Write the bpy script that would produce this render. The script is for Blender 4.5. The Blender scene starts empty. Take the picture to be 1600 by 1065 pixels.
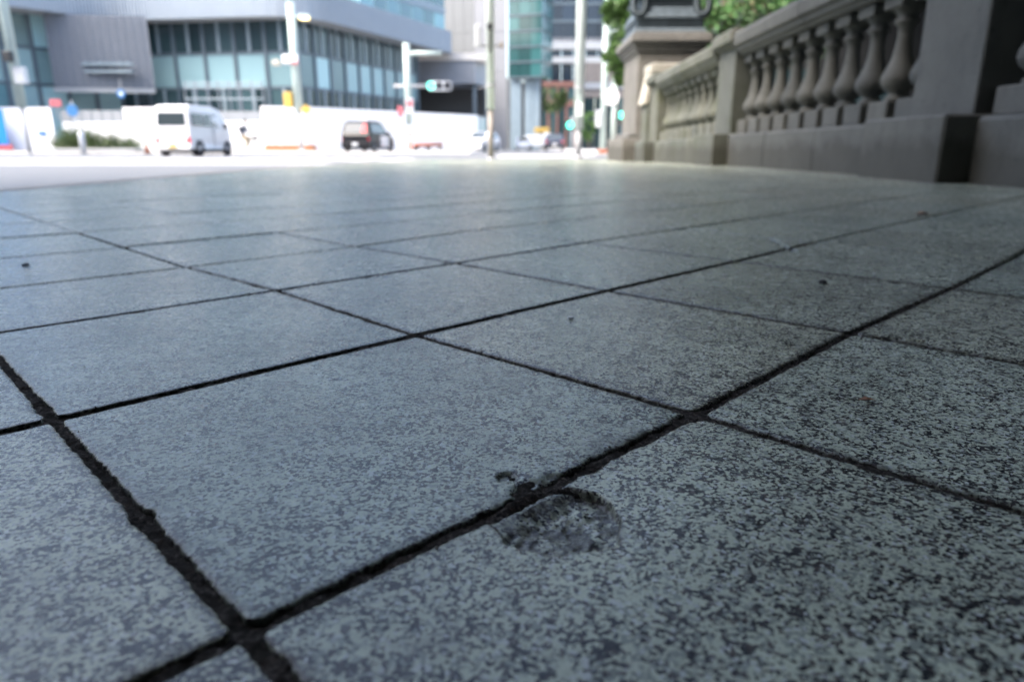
import bpy, bmesh, math, random
import numpy as np
from mathutils import Vector, Matrix

random.seed(7)
rng = np.random.default_rng(7)
scene = bpy.context.scene
C = scene.collection

# ------------------------------------------------------------------ camera
H = 0.18                      # lens height above the paving
PITCH = 15.65
F = 1077.0                    # focal length in pixels of the 1600 px photograph
cam_d = bpy.data.cameras.new('camera')
cam = bpy.data.objects.new('camera', cam_d)
C.objects.link(cam)
cam.location = (0, 0, H)
cam.rotation_euler = (math.radians(90 - PITCH), 0, 0)
cam_d.sensor_width = 36.0
cam_d.lens = 24.25
cam_d.clip_start = 0.01
cam_d.clip_end = 4000
cam_d.dof.use_dof = True
cam_d.dof.focus_distance = 0.47
cam_d.dof.aperture_fstop = 6.0
cam_d.dof.aperture_blades = 9
scene.camera = cam

# ------------------------------------------------------------------ sky, sun, exposure
SUN_EL, SUN_AZ = 52.0, 236.0   # azimuth clockwise from +Y: behind the camera, slightly left
world = bpy.data.worlds.new('World')
scene.world = world
world.use_nodes = True
wn = world.node_tree
bg = wn.nodes['Background']
sky = wn.nodes.new('ShaderNodeTexSky')
sky.sky_type = 'NISHITA'
sky.sun_disc = False
sky.sun_elevation = math.radians(SUN_EL)
sky.sun_rotation = math.radians(SUN_AZ)
sky.air_density = 1.0
sky.dust_density = 5.0
sky.ozone_density = 1.0
wn.links.new(sky.outputs[0], bg.inputs[0])
bg.inputs[1].default_value = 0.15
sun_d = bpy.data.lights.new('sun', 'SUN')
sun_d.energy = 0.65
sun_d.angle = math.radians(24)
sun_d.color = (1.0, 0.96, 0.9)
sun = bpy.data.objects.new('sun', sun_d)
C.objects.link(sun)
az, el = math.radians(SUN_AZ), math.radians(SUN_EL)
sdir = Vector((math.sin(az) * math.cos(el), math.cos(az) * math.cos(el), math.sin(el)))
sun.rotation_euler = sdir.to_track_quat('Z', 'Y').to_euler()
sun.location = sdir * 60
vs = scene.view_settings
vs.view_transform = 'Standard'
vs.look = 'None'
vs.gamma = 1.0
vs.exposure = 2.45
vs.use_curve_mapping = False
scene.cycles.use_denoising = True
scene.cycles.max_bounces = 8

# ------------------------------------------------------------------ helpers
CP, SP = math.cos(math.radians(PITCH)), math.sin(math.radians(PITCH))


def ray(px, py):
    r, u = (px - 800) / F, (532.5 - py) / F
    return Vector((r, CP + SP * u, -SP + CP * u))


def at(px, py, Y):
    """the point seen at photo pixel (px, py) that lies Y metres ahead"""
    d = ray(px, py)
    return Vector((0, 0, H)) + d * (Y / d.y)


def onz(px, py, z):
    d = ray(px, py)
    return Vector((0, 0, H)) + d * ((z - H) / d.z)


def zg(y):
    t = min(max(0.0, y - 4.0), 9.6)
    return -0.0009 * t * t


class MB:
    def __init__(self):
        self.v, self.f = [], []

    def add(self, vs_, fs_):
        o = len(self.v)
        self.v += [tuple(v) for v in vs_]
        self.f += [tuple(i + o for i in f) for f in fs_]
        return self

    def box(self, x0, x1, y0, y1, z0, z1):
        v = [(x0, y0, z0), (x1, y0, z0), (x1, y1, z0), (x0, y1, z0),
             (x0, y0, z1), (x1, y0, z1), (x1, y1, z1), (x0, y1, z1)]
        return self.add(v, [(0, 3, 2, 1), (4, 5, 6, 7), (0, 1, 5, 4), (1, 2, 6, 5), (2, 3, 7, 6), (3, 0, 4, 7)])

    def bbox(self, x0, x1, y0, y1, z0, z1, b=0.01):
        """box with its twelve edges chamfered"""
        bm = bmesh.new()
        bmesh.ops.create_cube(bm, size=1.0)
        for v in bm.verts:
            v.co = Vector((x0 + (v.co.x + .5) * (x1 - x0), y0 + (v.co.y + .5) * (y1 - y0), z0 + (v.co.z + .5) * (z1 - z0)))
        bmesh.ops.bevel(bm, geom=bm.edges[:], offset=b, segments=1, affect='EDGES')
        bm.verts.index_update()
        self.add([v.co[:] for v in bm.verts], [[v.index for v in f.verts] for f in bm.faces])
        bm.free()
        return self

    def tube(self, p0, p1, r0, r1=None, n=10, caps=True):
        p0, p1 = Vector(p0), Vector(p1)
        r1 = r0 if r1 is None else r1
        d = (p1 - p0).normalized()
        a = d.orthogonal().normalized()
        b = d.cross(a)
        vs_ = []
        for p, r in ((p0, r0), (p1, r1)):
            for k in range(n):
                t = 2 * math.pi * k / n
                vs_.append(p + a * (r * math.cos(t)) + b * (r * math.sin(t)))
        fs_ = [(k, (k + 1) % n, n + (k + 1) % n, n + k) for k in range(n)]
        if caps:
            fs_ += [tuple(range(n - 1, -1, -1)), tuple(range(n, 2 * n))]
        return self.add(vs_, fs_)

    def lathe(self, prof, n=16, cx=0, cy=0, caps=True):
        vs_ = []
        for r, z in prof:
            for k in range(n):
                t = 2 * math.pi * k / n
                vs_.append((cx + r * math.cos(t), cy + r * math.sin(t), z))
        m = len(prof)
        fs_ = [(i * n + k, i * n + (k + 1) % n, (i + 1) * n + (k + 1) % n, (i + 1) * n + k)
               for i in range(m - 1) for k in range(n)]
        if caps:
            fs_ += [tuple(range(n - 1, -1, -1)), tuple(range((m - 1) * n, m * n))]
        return self.add(vs_, fs_)

    def prism(self, poly, h0, h1, axis='z'):
        """polygon extruded along an axis; poly holds the two other coordinates in order"""
        def pt(p, h):
            return {'x': (h, p[0], p[1]), 'y': (p[0], h, p[1]), 'z': (p[0], p[1], h)}[axis]
        n = len(poly)
        return self.add([pt(p, h0) for p in poly] + [pt(p, h1) for p in poly],
                        [(k, (k + 1) % n, n + (k + 1) % n, n + k) for k in range(n)] +
                        [tuple(range(n - 1, -1, -1)), tuple(range(n, 2 * n))])

    def mesh(self, name, mat=None, smooth=False, fix=True):
        me = bpy.data.meshes.new(name)
        me.from_pydata(self.v, [], self.f)
        if fix:
            bm = bmesh.new()
            bm.from_mesh(me)
            bmesh.ops.recalc_face_normals(bm, faces=bm.faces[:])
            bm.to_mesh(me)
            bm.free()
        if mat:
            me.materials.append(mat)
        if smooth:
            for p in me.polygons:
                p.use_smooth = True
        return me

    def build(self, name, mat, parent=None, smooth=False, fix=True):
        return link(name, self.mesh(name, mat, smooth, fix), parent)


def link(name, me, parent=None):
    o = bpy.data.objects.new(name, me)
    C.objects.link(o)
    if parent is not None:
        o.parent = parent
    return o


def tag(o, label, cat, group=None):
    o['label'] = label
    o['category'] = cat
    if group:
        o['group'] = group
    return o


def thing(name, label, cat, loc=(0, 0, 0), rotz=0.0, group=None):
    o = link(name, None)
    o.location = loc
    o.rotation_euler = (0, 0, rotz)
    return tag(o, label, cat, group)


def copy_tree(o, parent=None):
    c = o.copy()
    C.objects.link(c)
    if parent is not None:
        c.parent = parent
    for ch in list(o.children):
        copy_tree(ch, c)
    return c


# ------------------------------------------------------------------ value noise (numpy)
_tab = rng.random((256, 256))


def vnoise(x, y):
    xi, yi = np.floor(x).astype(int), np.floor(y).astype(int)
    fx, fy = x - xi, y - yi
    fx, fy = fx * fx * (3 - 2 * fx), fy * fy * (3 - 2 * fy)
    a, b = _tab[xi % 256, yi % 256], _tab[(xi + 1) % 256, yi % 256]
    c, d = _tab[xi % 256, (yi + 1) % 256], _tab[(xi + 1) % 256, (yi + 1) % 256]
    return (a * (1 - fx) + b * fx) * (1 - fy) + (c * (1 - fx) + d * fx) * fy


def fbm(x, y, o=3):
    s, w = 0, 0.5
    for k in range(o):
        s = s + w * (vnoise(x * 2 ** k + 17.3 * k, y * 2 ** k + 5.1 * k) - .5)
        w *= .5
    return s


# ------------------------------------------------------------------ materials
def nt(name):
    m = bpy.data.materials.new(name)
    m.use_nodes = True
    t = m.node_tree
    return m, t, t.nodes['Principled BSDF']


def N(t, kind, **kw):
    n = t.nodes.new('ShaderNode' + kind)
    for k, v in kw.items():
        if k in n.inputs.keys():
            n.inputs[k].default_value = v
        else:
            setattr(n, k, v)
    return n


def ramp(t, fac, stops):
    r = t.nodes.new('ShaderNodeValToRGB')
    e = r.color_ramp.elements
    while len(e) < len(stops):
        e.new(0.5)
    for i, (p, c) in enumerate(stops):
        e[i].position = p
        e[i].color = (c, c, c, 1) if isinstance(c, (int, float)) else (*c, 1)
    t.links.new(fac, r.inputs[0])
    return r.outputs[0]


def mix(t, fac, a, b, mode='MIX'):
    n = t.nodes.new('ShaderNodeMix')
    n.data_type = 'RGBA'
    n.blend_type = mode
    for s, v in ((n.inputs[0], fac), (n.inputs[6], a), (n.inputs[7], b)):
        if isinstance(v, (int, float)):
            s.default_value = v
        elif isinstance(v, tuple):
            s.default_value = (*v, 1)
        else:
            t.links.new(v, s)
    return n.outputs[2]


def mat(name, col, rough=0.6, var=0.12, scale=3.0, metal=0.0, spec=0.5, bump=0.0, bscale=40.0, emit=None, alpha=None):
    """plain surface with a procedural variation of tone, wear and relief"""
    m, t, p = nt(name)
    co = N(t, 'TexCoord')
    n1 = N(t, 'TexNoise', Scale=scale, Detail=6.0, Roughness=0.65)
    t.links.new(co.outputs['Object'], n1.inputs['Vector'])
    lo = tuple(c * (1 - var) for c in col)
    hi = tuple(min(1, c * (1 + var)) for c in col)
    t.links.new(ramp(t, n1.outputs[0], [(0.3, lo), (0.7, hi)]), p.inputs['Base Color'])
    p.inputs['Roughness'].default_value = rough
    p.inputs['Metallic'].default_value = metal
    p.inputs['Specular IOR Level'].default_value = spec
    if bump:
        n2 = N(t, 'TexNoise', Scale=bscale, Detail=4.0)
        t.links.new(co.outputs['Object'], n2.inputs['Vector'])
        b = N(t, 'Bump', Strength=bump, Distance=0.01)
        t.links.new(n2.outputs[0], b.inputs['Height'])
        t.links.new(b.outputs[0], p.inputs['Normal'])
    if emit:
        p.inputs['Emission Color'].default_value = (*emit[0], 1)
        p.inputs['Emission Strength'].default_value = emit[1]
    return m


def granite_slab():
    """speckled grey paving granite, grains a few millimetres across"""
    m, t, p = nt('paving_granite')
    L = t.links.new
    geo = N(t, 'NewGeometry')
    oi = N(t, 'ObjectInfo')
    off = N(t, 'VectorMath', operation='SCALE')
    cmb = N(t, 'CombineXYZ')
    L(oi.outputs['Random'], cmb.inputs[0])
    L(oi.outputs['Random'], cmb.inputs[1])
    L(cmb.outputs[0], off.inputs[0])
    off.inputs['Scale'].default_value = 37.0
    pos = N(t, 'VectorMath', operation='ADD')
    L(geo.outputs['Position'], pos.inputs[0])
    L(off.outputs[0], pos.inputs[1])
    P = pos.outputs[0]

    def noise(s, d=3.0, r=.55, dist=0.0):
        n = N(t, 'TexNoise', Scale=s, Detail=d, Roughness=r, Distortion=dist)
        L(P, n.inputs['Vector'])
        return n.outputs[0]
    big = noise(9.0, 3.0)
    clus = noise(58.0, 5.0, .65, .2)
    grain = noise(400.0, 3.0, .65, .5)
    fine = noise(1100.0, 2.0, .6)
    wob = N(t, 'TexNoise', Scale=420.0, Detail=2.0)
    L(P, wob.inputs['Vector'])
    wv = N(t, 'VectorMath', operation='SCALE')
    L(wob.outputs['Color'], wv.inputs[0])
    wv.inputs['Scale'].default_value = 0.0022
    pv = N(t, 'VectorMath', operation='ADD')
    L(P, pv.inputs[0]); L(wv.outputs[0], pv.inputs[1])
    vor = N(t, 'TexVoronoi', Scale=560.0)      # mineral grains of two to three millimetres
    L(pv.outputs[0], vor.inputs['Vector'])
    sp = N(t, 'SeparateXYZ')
    L(vor.outputs['Color'], sp.inputs[0])

    def madd(a, k, b):
        n = N(t, 'Math', operation='MULTIPLY_ADD')
        L(a, n.inputs[0])
        n.inputs[1].default_value = k
        if isinstance(b, float):
            n.inputs[2].default_value = b
        else:
            L(b, n.inputs[2])
        return n.outputs[0]
    score = madd(sp.outputs[0], .26, 0.0)
    score = madd(clus, .46, score)
    score = madd(grain, .13, score)
    score = madd(big, .13, score)
    score = madd(oi.outputs['Random'], .022, score)
    fel = mix(t, ramp(t, fine, [(0.38, 0.0), (0.62, 1.0)]), (0.47, 0.51, 0.40), (0.64, 0.685, 0.535))
    quartz = mix(t, ramp(t, sp.outputs[1], [(0.58, 0.0), (0.62, 1.0)]), fel, (0.31, 0.345, 0.295))
    quartz = mix(t, ramp(t, sp.outputs[1], [(0.90, 0.0), (0.92, 1.0)]), quartz, (0.60, 0.63, 0.60))
    mica = mix(t, ramp(t, sp.outputs[2], [(0.45, 0.0), (0.55, 1.0)]), (0.075, 0.08, 0.076), (0.10, 0.084, 0.076))
    c1 = mix(t, ramp(t, score, [(0.530, 0.0), (0.540, 1.0)]), quartz, mica)
    c2 = mix(t, ramp(t, score, [(0.576, 0.0), (0.586, 1.0)]), c1, (0.026, 0.027, 0.03))
    # tone of each slab, faint stains, trodden grime and painted rim shadow from a vertex attribute
    tone = ramp(t, oi.outputs['Random'], [(0.0, (0.76, 0.80, 0.80)), (0.35, (0.98, 1.0, 0.98)), (0.7, (0.88, 0.88, 0.85)), (1.0, (1.0, 0.97, 0.91))])
    c3 = mix(t, 1.0, c2, tone, 'MULTIPLY')
    st = ramp(t, noise(5.0, 5.0, .65), [(0.35, 0.72), (0.6, 1.0)])
    c4 = mix(t, 1.0, c3, st, 'MULTIPLY')
    gum = N(t, 'TexVoronoi', Scale=3.4)
    L(pv.outputs[0], gum.inputs['Vector'])
    gs = N(t, 'SeparateXYZ')
    L(gum.outputs['Color'], gs.inputs[0])
    gm = N(t, 'Math', operation='MULTIPLY')
    L(ramp(t, gum.outputs['Distance'], [(0.035, 1.0), (0.055, 0.0)]), gm.inputs[0])
    L(ramp(t, gs.outputs[0], [(0.6, 0.0), (0.8, 0.6)]), gm.inputs[1])
    c4 = mix(t, gm.outputs[0], c4, (0.075, 0.078, 0.076))
    c4 = mix(t, ramp(t, noise(17.0, 6.0, .7), [(0.56, 0.0), (0.72, 0.45)]), c4, (0.13, 0.125, 0.115))
    at_ = N(t, 'Attribute', attribute_name='dirt_shade')
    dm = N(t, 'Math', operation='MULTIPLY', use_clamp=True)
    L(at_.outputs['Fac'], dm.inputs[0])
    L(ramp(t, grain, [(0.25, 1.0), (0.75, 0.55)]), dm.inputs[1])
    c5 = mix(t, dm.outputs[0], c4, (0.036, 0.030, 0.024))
    L(c5, p.inputs['Base Color'])
    L(ramp(t, noise(60.0), [(0.3, 0.17), (0.7, 0.31)]), p.inputs['Roughness'])
    p.inputs['Specular IOR Level'].default_value = 0.27
    b = N(t, 'Bump', Strength=0.3, Distance=0.001)
    hh = N(t, 'Math', operation='ADD')
    L(grain, hh.inputs[0]); L(fine, hh.inputs[1])
    L(hh.outputs[0], b.inputs['Height'])
    L(b.outputs[0], p.inputs['Normal'])
    return m


def mortar_mat():
    """soil and crumbled mortar: near black, brown and grey grit"""
    m, t, p = nt('joint_mortar')
    geo = N(t, 'NewGeometry')

    def noise(sc_, d):
        n = N(t, 'TexNoise', Scale=sc_, Detail=d, Roughness=0.75)
        t.links.new(geo.outputs['Position'], n.inputs['Vector'])
        return n.outputs[0]
    a = noise(330.0, 5.0)
    c = ramp(t, a, [(0.34, (0.008, 0.007, 0.006)), (0.50, (0.045, 0.038, 0.032)), (0.60, (0.13, 0.11, 0.095)), (0.74, (0.32, 0.30, 0.27))])
    c = mix(t, ramp(t, noise(26.0, 4.0), [(0.38, 0.0), (0.62, 0.7)]), c, (0.014, 0.013, 0.009))
    c = mix(t, ramp(t, noise(60.0, 3.0), [(0.58, 0.0), (0.7, 0.6)]), c, (0.055, 0.038, 0.026))
    t.links.new(c, p.inputs['Base Color'])
    p.inputs['Roughness'].default_value = 0.95
    p.inputs['Specular IOR Level'].default_value = 0.08
    b = N(t, 'Bump', Strength=1.0, Distance=0.003)
    t.links.new(a, b.inputs['Height'])
    t.links.new(b.outputs[0], p.inputs['Normal'])
    return m


def stone(name, col, moss=0.0, scale=1.0, splash=True):
    """weathered building stone: speckle, rain streaks, patches of moss"""
    m, t, p = nt(name)
    L = t.links.new
    geo = N(t, 'NewGeometry')

    def noise(s, d=4.0, vec=None):
        n = N(t, 'TexNoise', Scale=s * scale, Detail=d, Roughness=.65)
        L(vec or geo.outputs['Position'], n.inputs['Vector'])
        return n.outputs[0]
    mp = N(t, 'Mapping')
    mp.inputs['Scale'].default_value = (1, 1, 0.45)
    L(geo.outputs['Position'], mp.inputs['Vector'])
    sp = noise(180.0, 3.0)
    c = ramp(t, sp, [(0.3, tuple(x * .62 for x in col)), (0.5, col), (0.7, tuple(min(1, x * 1.2) for x in col))])
    c = mix(t, ramp(t, noise(2.2, 6.0), [(0.4, 0.0), (0.75, 0.6)]), c, tuple(x * .5 for x in col))
    c = mix(t, ramp(t, noise(9.0, 5.0, mp.outputs[0]), [(0.5, 0.0), (0.75, 0.55)]), c, tuple(x * .38 for x in col))
    if moss:
        c = mix(t, ramp(t, noise(3.0, 6.0), [(0.62 - .3 * moss, 0.0), (0.75, 0.75)]), c, (0.05, 0.062, 0.022))
    oi = N(t, 'ObjectInfo')
    c = mix(t, 1.0, c, ramp(t, oi.outputs['Random'], [(0.0, (0.78, 0.79, 0.79)), (0.5, (1.0, 0.99, 0.97)), (1.0, (1.08, 1.04, 0.97))]), 'MULTIPLY')
    sz = N(t, 'SeparateXYZ')
    L(geo.outputs['Position'], sz.inputs[0])
    hz = N(t, 'Math', operation='MULTIPLY_ADD')      # splashed grime along the foot, ragged upper edge
    L(noise(2.6, 6.0), hz.inputs[0]); hz.inputs[1].default_value = -.30; L(sz.outputs[2], hz.inputs[2])
    if splash:
        c = mix(t, ramp(t, hz.outputs[0], [(0.0, 0.6), (0.09, 0.0)]), c, (0.035, 0.033, 0.024))
    c = mix(t, ramp(t, noise(26.0, 5.0), [(0.62, 0.0), (0.70, 0.6)]), c, tuple(x * .25 for x in col))
    L(c, p.inputs['Base Color'])
    p.inputs['Roughness'].default_value = 0.82
    b = N(t, 'Bump', Strength=0.5, Distance=0.006)
    L(noise(60.0), b.inputs['Height'])
    L(b.outputs[0], p.inputs['Normal'])
    return m


def leaf_mat(name, a, b_, warm=None):
    m, t, p = nt(name)
    geo = N(t, 'NewGeometry')
    stops = [(0.0, a), (0.6, b_), (1.0, tuple(min(1, x * 1.5) for x in b_))]
    if warm:
        stops = [(0.0, a), (0.5, b_), (0.8, tuple(x * 1.4 for x in b_)), (0.9, warm)]
    t.links.new(ramp(t, geo.outputs['Random Per Island'], stops), p.inputs['Base Color'])
    p.inputs['Roughness'].default_value = 0.5
    p.inputs['Transmission Weight'].default_value = 0.0
    return m


def asphalt_mat():
    m, t, p = nt('worn_asphalt')
    geo = N(t, 'NewGeometry')
    n = N(t, 'TexNoise', Scale=60.0, Detail=6.0, Roughness=.8)
    n2 = N(t, 'TexNoise', Scale=0.35, Detail=6.0, Roughness=.6)
    t.links.new(geo.outputs['Position'], n.inputs['Vector'])
    t.links.new(geo.outputs['Position'], n2.inputs['Vector'])
    c = ramp(t, n.outputs[0], [(0.3, (0.115, 0.12, 0.125)), (0.7, (0.185, 0.19, 0.195))])
    c = mix(t, ramp(t, n2.outputs[0], [(0.4, 0.0), (0.65, 0.5)]), c, (0.12, 0.125, 0.13))
    t.links.new(c, p.inputs['Base Color'])
    p.inputs['Roughness'].default_value = 0.6
    b = N(t, 'Bump', Strength=0.5, Distance=0.004)
    t.links.new(n.outputs[0], b.inputs['Height'])
    t.links.new(b.outputs[0], p.inputs['Normal'])
    return m


def glass_mat(name, col, rough=0.06, spec=0.8):
    m, t, p = nt(name)
    oi = N(t, 'ObjectInfo')
    c = ramp(t, oi.outputs['Random'], [(0.0, tuple(x * .55 for x in col)), (1.0, tuple(x * 1.5 for x in col))])
    t.links.new(c, p.inputs['Base Color'])
    p.inputs['Roughness'].default_value = rough
    p.inputs['Specular IOR Level'].default_value = spec
    return m


M = dict(
    granite=granite_slab(), mortar=mortar_mat(), asphalt=asphalt_mat(),
    stone=stone('balustrade_stone', (0.122, 0.127, 0.118)), mossy=stone('mossy_stone', (0.138, 0.148, 0.13), 0.5),
    palestone=stone('pale_pedestal_stone', (0.165, 0.165, 0.16), 0.2), cream=stone('cream_stone', (0.5, 0.48, 0.42), 0.05),
    kerb=stone('kerb_stone', (0.36, 0.34, 0.31), splash=False),
    bronze=mat('dark_bronze', (0.045, 0.06, 0.07), 0.4, .35, 6, metal=.6),
    bronze2=mat('weathered_bronze', (0.15, 0.19, 0.22), 0.5, .3, 6, metal=.3),
    paint=mat('road_paint', (0.78, 0.78, 0.77), 0.55, .12, 5),
    lightpave=mat('pale_paving', (0.5, 0.49, 0.47), 0.7, .12, 2),
    white=mat('white_sheet_panel', (0.80, 0.81, 0.82), 0.45, .03, 1.5),
    whitecar=mat('white_car_paint', (0.76, 0.77, 0.78), 0.22, .03, 2),
    silver=mat('pale_silver_paint', (0.55, 0.58, 0.61), 0.25, .05, 2, metal=.2),
    darkcar=mat('slate_car_paint', (0.035, 0.04, 0.06), 0.3, .1, 2),
    blackcar=mat('black_car_paint', (0.008, 0.009, 0.012), 0.35, .2, 2, spec=.25),
    carglass=glass_mat('car_window_glass', (0.03, 0.04, 0.045)),
    tyre=mat('tyre_rubber', (0.025, 0.025, 0.027), 0.8, .2, 20),
    rim=mat('wheel_rim_metal', (0.5, 0.5, 0.52), 0.35, .1, 20, metal=.7),
    redlight=mat('red_lamp_plastic', (0.6, 0.04, 0.05), 0.25, .05, 4),
    yellow=mat('yellow_paint', (0.5, 0.34, 0.08), 0.45, .1, 8),
    orange=mat('orange_plastic', (0.34, 0.11, 0.06), 0.5, .1, 8),
    rust=mat('brown_planting_edge', (0.33, 0.15, 0.07), 0.7, .2, 8),
    blue=mat('blue_sign_paint', (0.05, 0.17, 0.38), 0.4, .06, 8),
    bluefence=mat('blue_sheet', (0.02, 0.24, 0.70), 0.5, .06, 3),
    pink=mat('red_sign_paint', (0.45, 0.12, 0.14), 0.4, .06, 8),
    mint=mat('mint_paint_for_shade', (0.74, 0.83, 0.79), 0.45, .08, 3),  # mint lightened for the poles standing in the deck's shade
    mint_sun=mat('mint_paint_for_sun', (0.40, 0.49, 0.465), 0.45, .08, 3),  # same mint darkened for the poles in open light
    pole=mat('grey_pole_metal', (0.33, 0.345, 0.36), 0.5, .12, 4),
    tan=mat('tan_pole_paint', (0.27, 0.25, 0.225), 0.55, .12, 4),
    dark=mat('dark_steel', (0.03, 0.033, 0.036), 0.5, .2, 6),
    lens=mat('unlit_lamp_lens', (0.06, 0.06, 0.07), 0.3, .1, 6),
    green=mat('lit_green_signal', (0.05, 0.6, 0.45), 0.3, .05, 6, emit=((0.10, 1.0, 0.72), 0.8)),
    lamp=mat('lit_street_lamp', (0.8, 0.7, 0.4), 0.3, .05, 6, emit=((1.0, 0.75, 0.3), 1.0)),
    fascia=mat('ribbed_aluminium', (0.25, 0.29, 0.33), 0.45, .04, 1, metal=.25),
    soffit=mat('grey_soffit', (0.22, 0.24, 0.26), 0.6, .06, 1),
    frame=mat('facade_frame', (0.20, 0.26, 0.30), 0.45, .08, 2),
    darkframe=mat('dark_facade_frame', (0.07, 0.10, 0.125), 0.45, .1, 2),
    spandrel=glass_mat('spandrel_glass', (0.22, 0.35, 0.38), 0.18, .6),
    teal=glass_mat('teal_glass', (0.10, 0.21, 0.24), 0.12, .7),
    window=glass_mat('dark_window_glass', (0.03, 0.055, 0.062), 0.05, .6),
    screen=mat('perforated_screen_metal', (0.105, 0.125, 0.155), 0.5, .1, 2, bump=.6, bscale=60),
    paletower=mat('pale_tower_stone', (0.125, 0.135, 0.142), 0.6, .06, .4),
    litface=mat('pale_tower_lit_face', (0.26, 0.265, 0.275), 0.6, .05, .4),  # lighter copy of the tower stone, for the lit face
    canopy=mat('grey_canopy_panel', (0.16, 0.18, 0.21), 0.5, .08, .8),
    beige=mat('beige_facade', (0.16, 0.145, 0.135), 0.65, .1, 1),
    tealtower=glass_mat('green_curtain_glass', (0.025, 0.082, 0.085), 0.12, .6),
    bluetower=glass_mat('blue_curtain_glass', (0.007, 0.015, 0.028), 0.15, .5),
    band=mat('pale_floor_band', (0.25, 0.27, 0.29), 0.5, .06, 1),
    brick=mat('red_brown_facade', (0.12, 0.055, 0.045), 0.7, .2, 1),
    concrete=mat('viaduct_concrete', (0.16, 0.16, 0.155), 0.8, .2, .6),
    steel=mat('viaduct_steel', (0.10, 0.115, 0.115), 0.6, .2, .6),
    water=mat('river_water', (0.015, 0.022, 0.018), 0.12, .3, .5, bump=.3, bscale=3),
    bark=mat('tree_bark', (0.085, 0.065, 0.05), 0.85, .3, 12, bump=.8, bscale=30),
    leaf=leaf_mat('leaf_green', (0.035, 0.085, 0.016), (0.085, 0.165, 0.04)),
    leaf2=leaf_mat('leaf_green_tinged', (0.05, 0.12, 0.035), (0.11, 0.26, 0.08), (0.26, 0.15, 0.11)),
    hedge=leaf_mat('hedge_green', (0.02, 0.045, 0.01), (0.055, 0.09, 0.02)),
    skin=mat('skin_tone', (0.45, 0.28, 0.2), 0.55, .05, 10),
    hair=mat('black_hair', (0.015, 0.012, 0.012), 0.5, .2, 30),
    navy=mat('navy_cloth', (0.025, 0.035, 0.06), 0.85, .2, 20),
    khaki=mat('khaki_cloth', (0.30, 0.25, 0.17), 0.85, .15, 20),
    dryleaf=mat('dry_leaf', (0.22, 0.10, 0.045), 0.7, .3, 200),
    paper=mat('paper_scrap', (0.75, 0.76, 0.76), 0.7, .05, 200),
    gritmix=leaf_mat('grit_mix', (0.03, 0.027, 0.024), (0.16, 0.145, 0.125)),
    grit=mat('dark_grit', (0.03, 0.028, 0.026), 0.85, .3, 200),
)

# ------------------------------------------------------------------ ground, road, river
KX = -2.30                     # kerb line of the bridge footway
BX = 2.33                      # face of the balustrade's plinth
ROADZ = -0.15

g = MB()
gx0, gx1 = -1500, 1500
L_pts = [(gx0, -60), (2.9, -60), (2.9, 16.5), (gx1, 16.5), (gx1, 1500), (gx0, 1500)]
g.add([(x, y, ROADZ) for x, y in L_pts], [tuple(range(6))])
road = g.build('road', M['asphalt'], fix=False)
road['kind'] = 'structure'
w = MB().add([(2.9, -70, -4.2), (900, -70, -4.2), (900, 16.5, -4.2), (2.9, 16.5, -4.2)], [(0, 1, 2, 3)]).build('river', M['water'], fix=False)
w['kind'] = 'structure'
rb = MB().add([(2.9, -60, -6), (2.9, 16.5, -6), (2.9, 16.5, ROADZ), (2.9, -60, ROADZ),
               (900, 16.5, -6), (900, 16.5, ROADZ)], [(0, 1, 2, 3), (1, 4, 5, 2)]).build('river_wall', M['mossy'], fix=False)
rb['kind'] = 'structure'

# ------------------------------------------------------------------ the footway and its granite slabs
yaw = math.radians(44.71)
dA = np.array([math.cos(yaw), math.sin(yaw)])
nA = np.array([-dA[1], dA[0]])
AL = {0: -0.43, 1: 1.2898, 2: 3.0098, 3: 4.7226, 4: 6.4658}
BL = {1: 0.4819, 2: 2.2578, 3: 3.9675, 4: 5.7569, 5: 7.6290}


def aoff(i):
    return H * (AL[i] if i in AL else (AL[4] + 1.735 * (i - 4) if i > 4 else AL[0] + 1.73 * i))


def boff(j):
    return H * (BL[j] if j in BL else (BL[5] + 1.78 * (j - 5) if j > 5 else BL[1] + 1.77 * (j - 1)))


measured = {(1, 1): (384, 986), (1, 2): (1087, 646), (1, 3): (1329, 520), (1, 4): (1485, 451), (2, 1): (85, 655),
            (2, 2): (650, 523), (2, 3): (948, 454), (2, 4): (1150, 408), (2, 5): (1270, 379), (3, 2): (432, 453),
            (3, 3): (712, 411), (3, 4): (912, 379), (3, 5): (1065, 357), (4, 2): (293, 417), (4, 3): (557, 385)}
cross = {k: np.array(onz(*v, 0.0)[:2]) for k, v in measured.items()}


for i_, px_ in ((3, (0, 519)), (4, (0, 450))):     # the two rows left of the frame run on straight from what is seen
    p_, d_ = cross[(i_, 2)], np.array(onz(*px_, 0.0)[:2]) - cross[(i_, 2)]
    q_, e_ = cross[(1, 1)], cross[(2, 1)] - cross[(1, 1)]
    s_ = np.linalg.solve(np.array([d_, -e_]).T, q_ - p_)
    cross[(i_, 1)] = p_ + d_ * s_[0]


def gv(i, j):
    if (i, j) in cross:
        return cross[(i, j)]
    k = min((c for c in cross if c not in ((3, 1), (4, 1))), key=lambda c: (c[0] - i) ** 2 + (c[1] - j) ** 2 + .01 * c[0])
    n = max(abs(k[0] - i), abs(k[1] - j))
    off = cross[k] - (nA * aoff(k[0]) + dA * boff(k[1]))
    return nA * aoff(i) + dA * boff(j) + off * max(0.0, 1 - n / 8)


def jw(kind, k):               # half width of each joint line
    return {('a', 1): .0028, ('b', 1): .0027, ('b', 2): .0026, ('a', 0): .0042, ('b', 0): .0045}.get((kind, k), .0030 + .0006 * ((k * 7) % 3))


def inside(p, m=0.0):
    return KX + 0.15 + m < p[0] < BX - m and -3.5 < p[1] < 16.4


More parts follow.
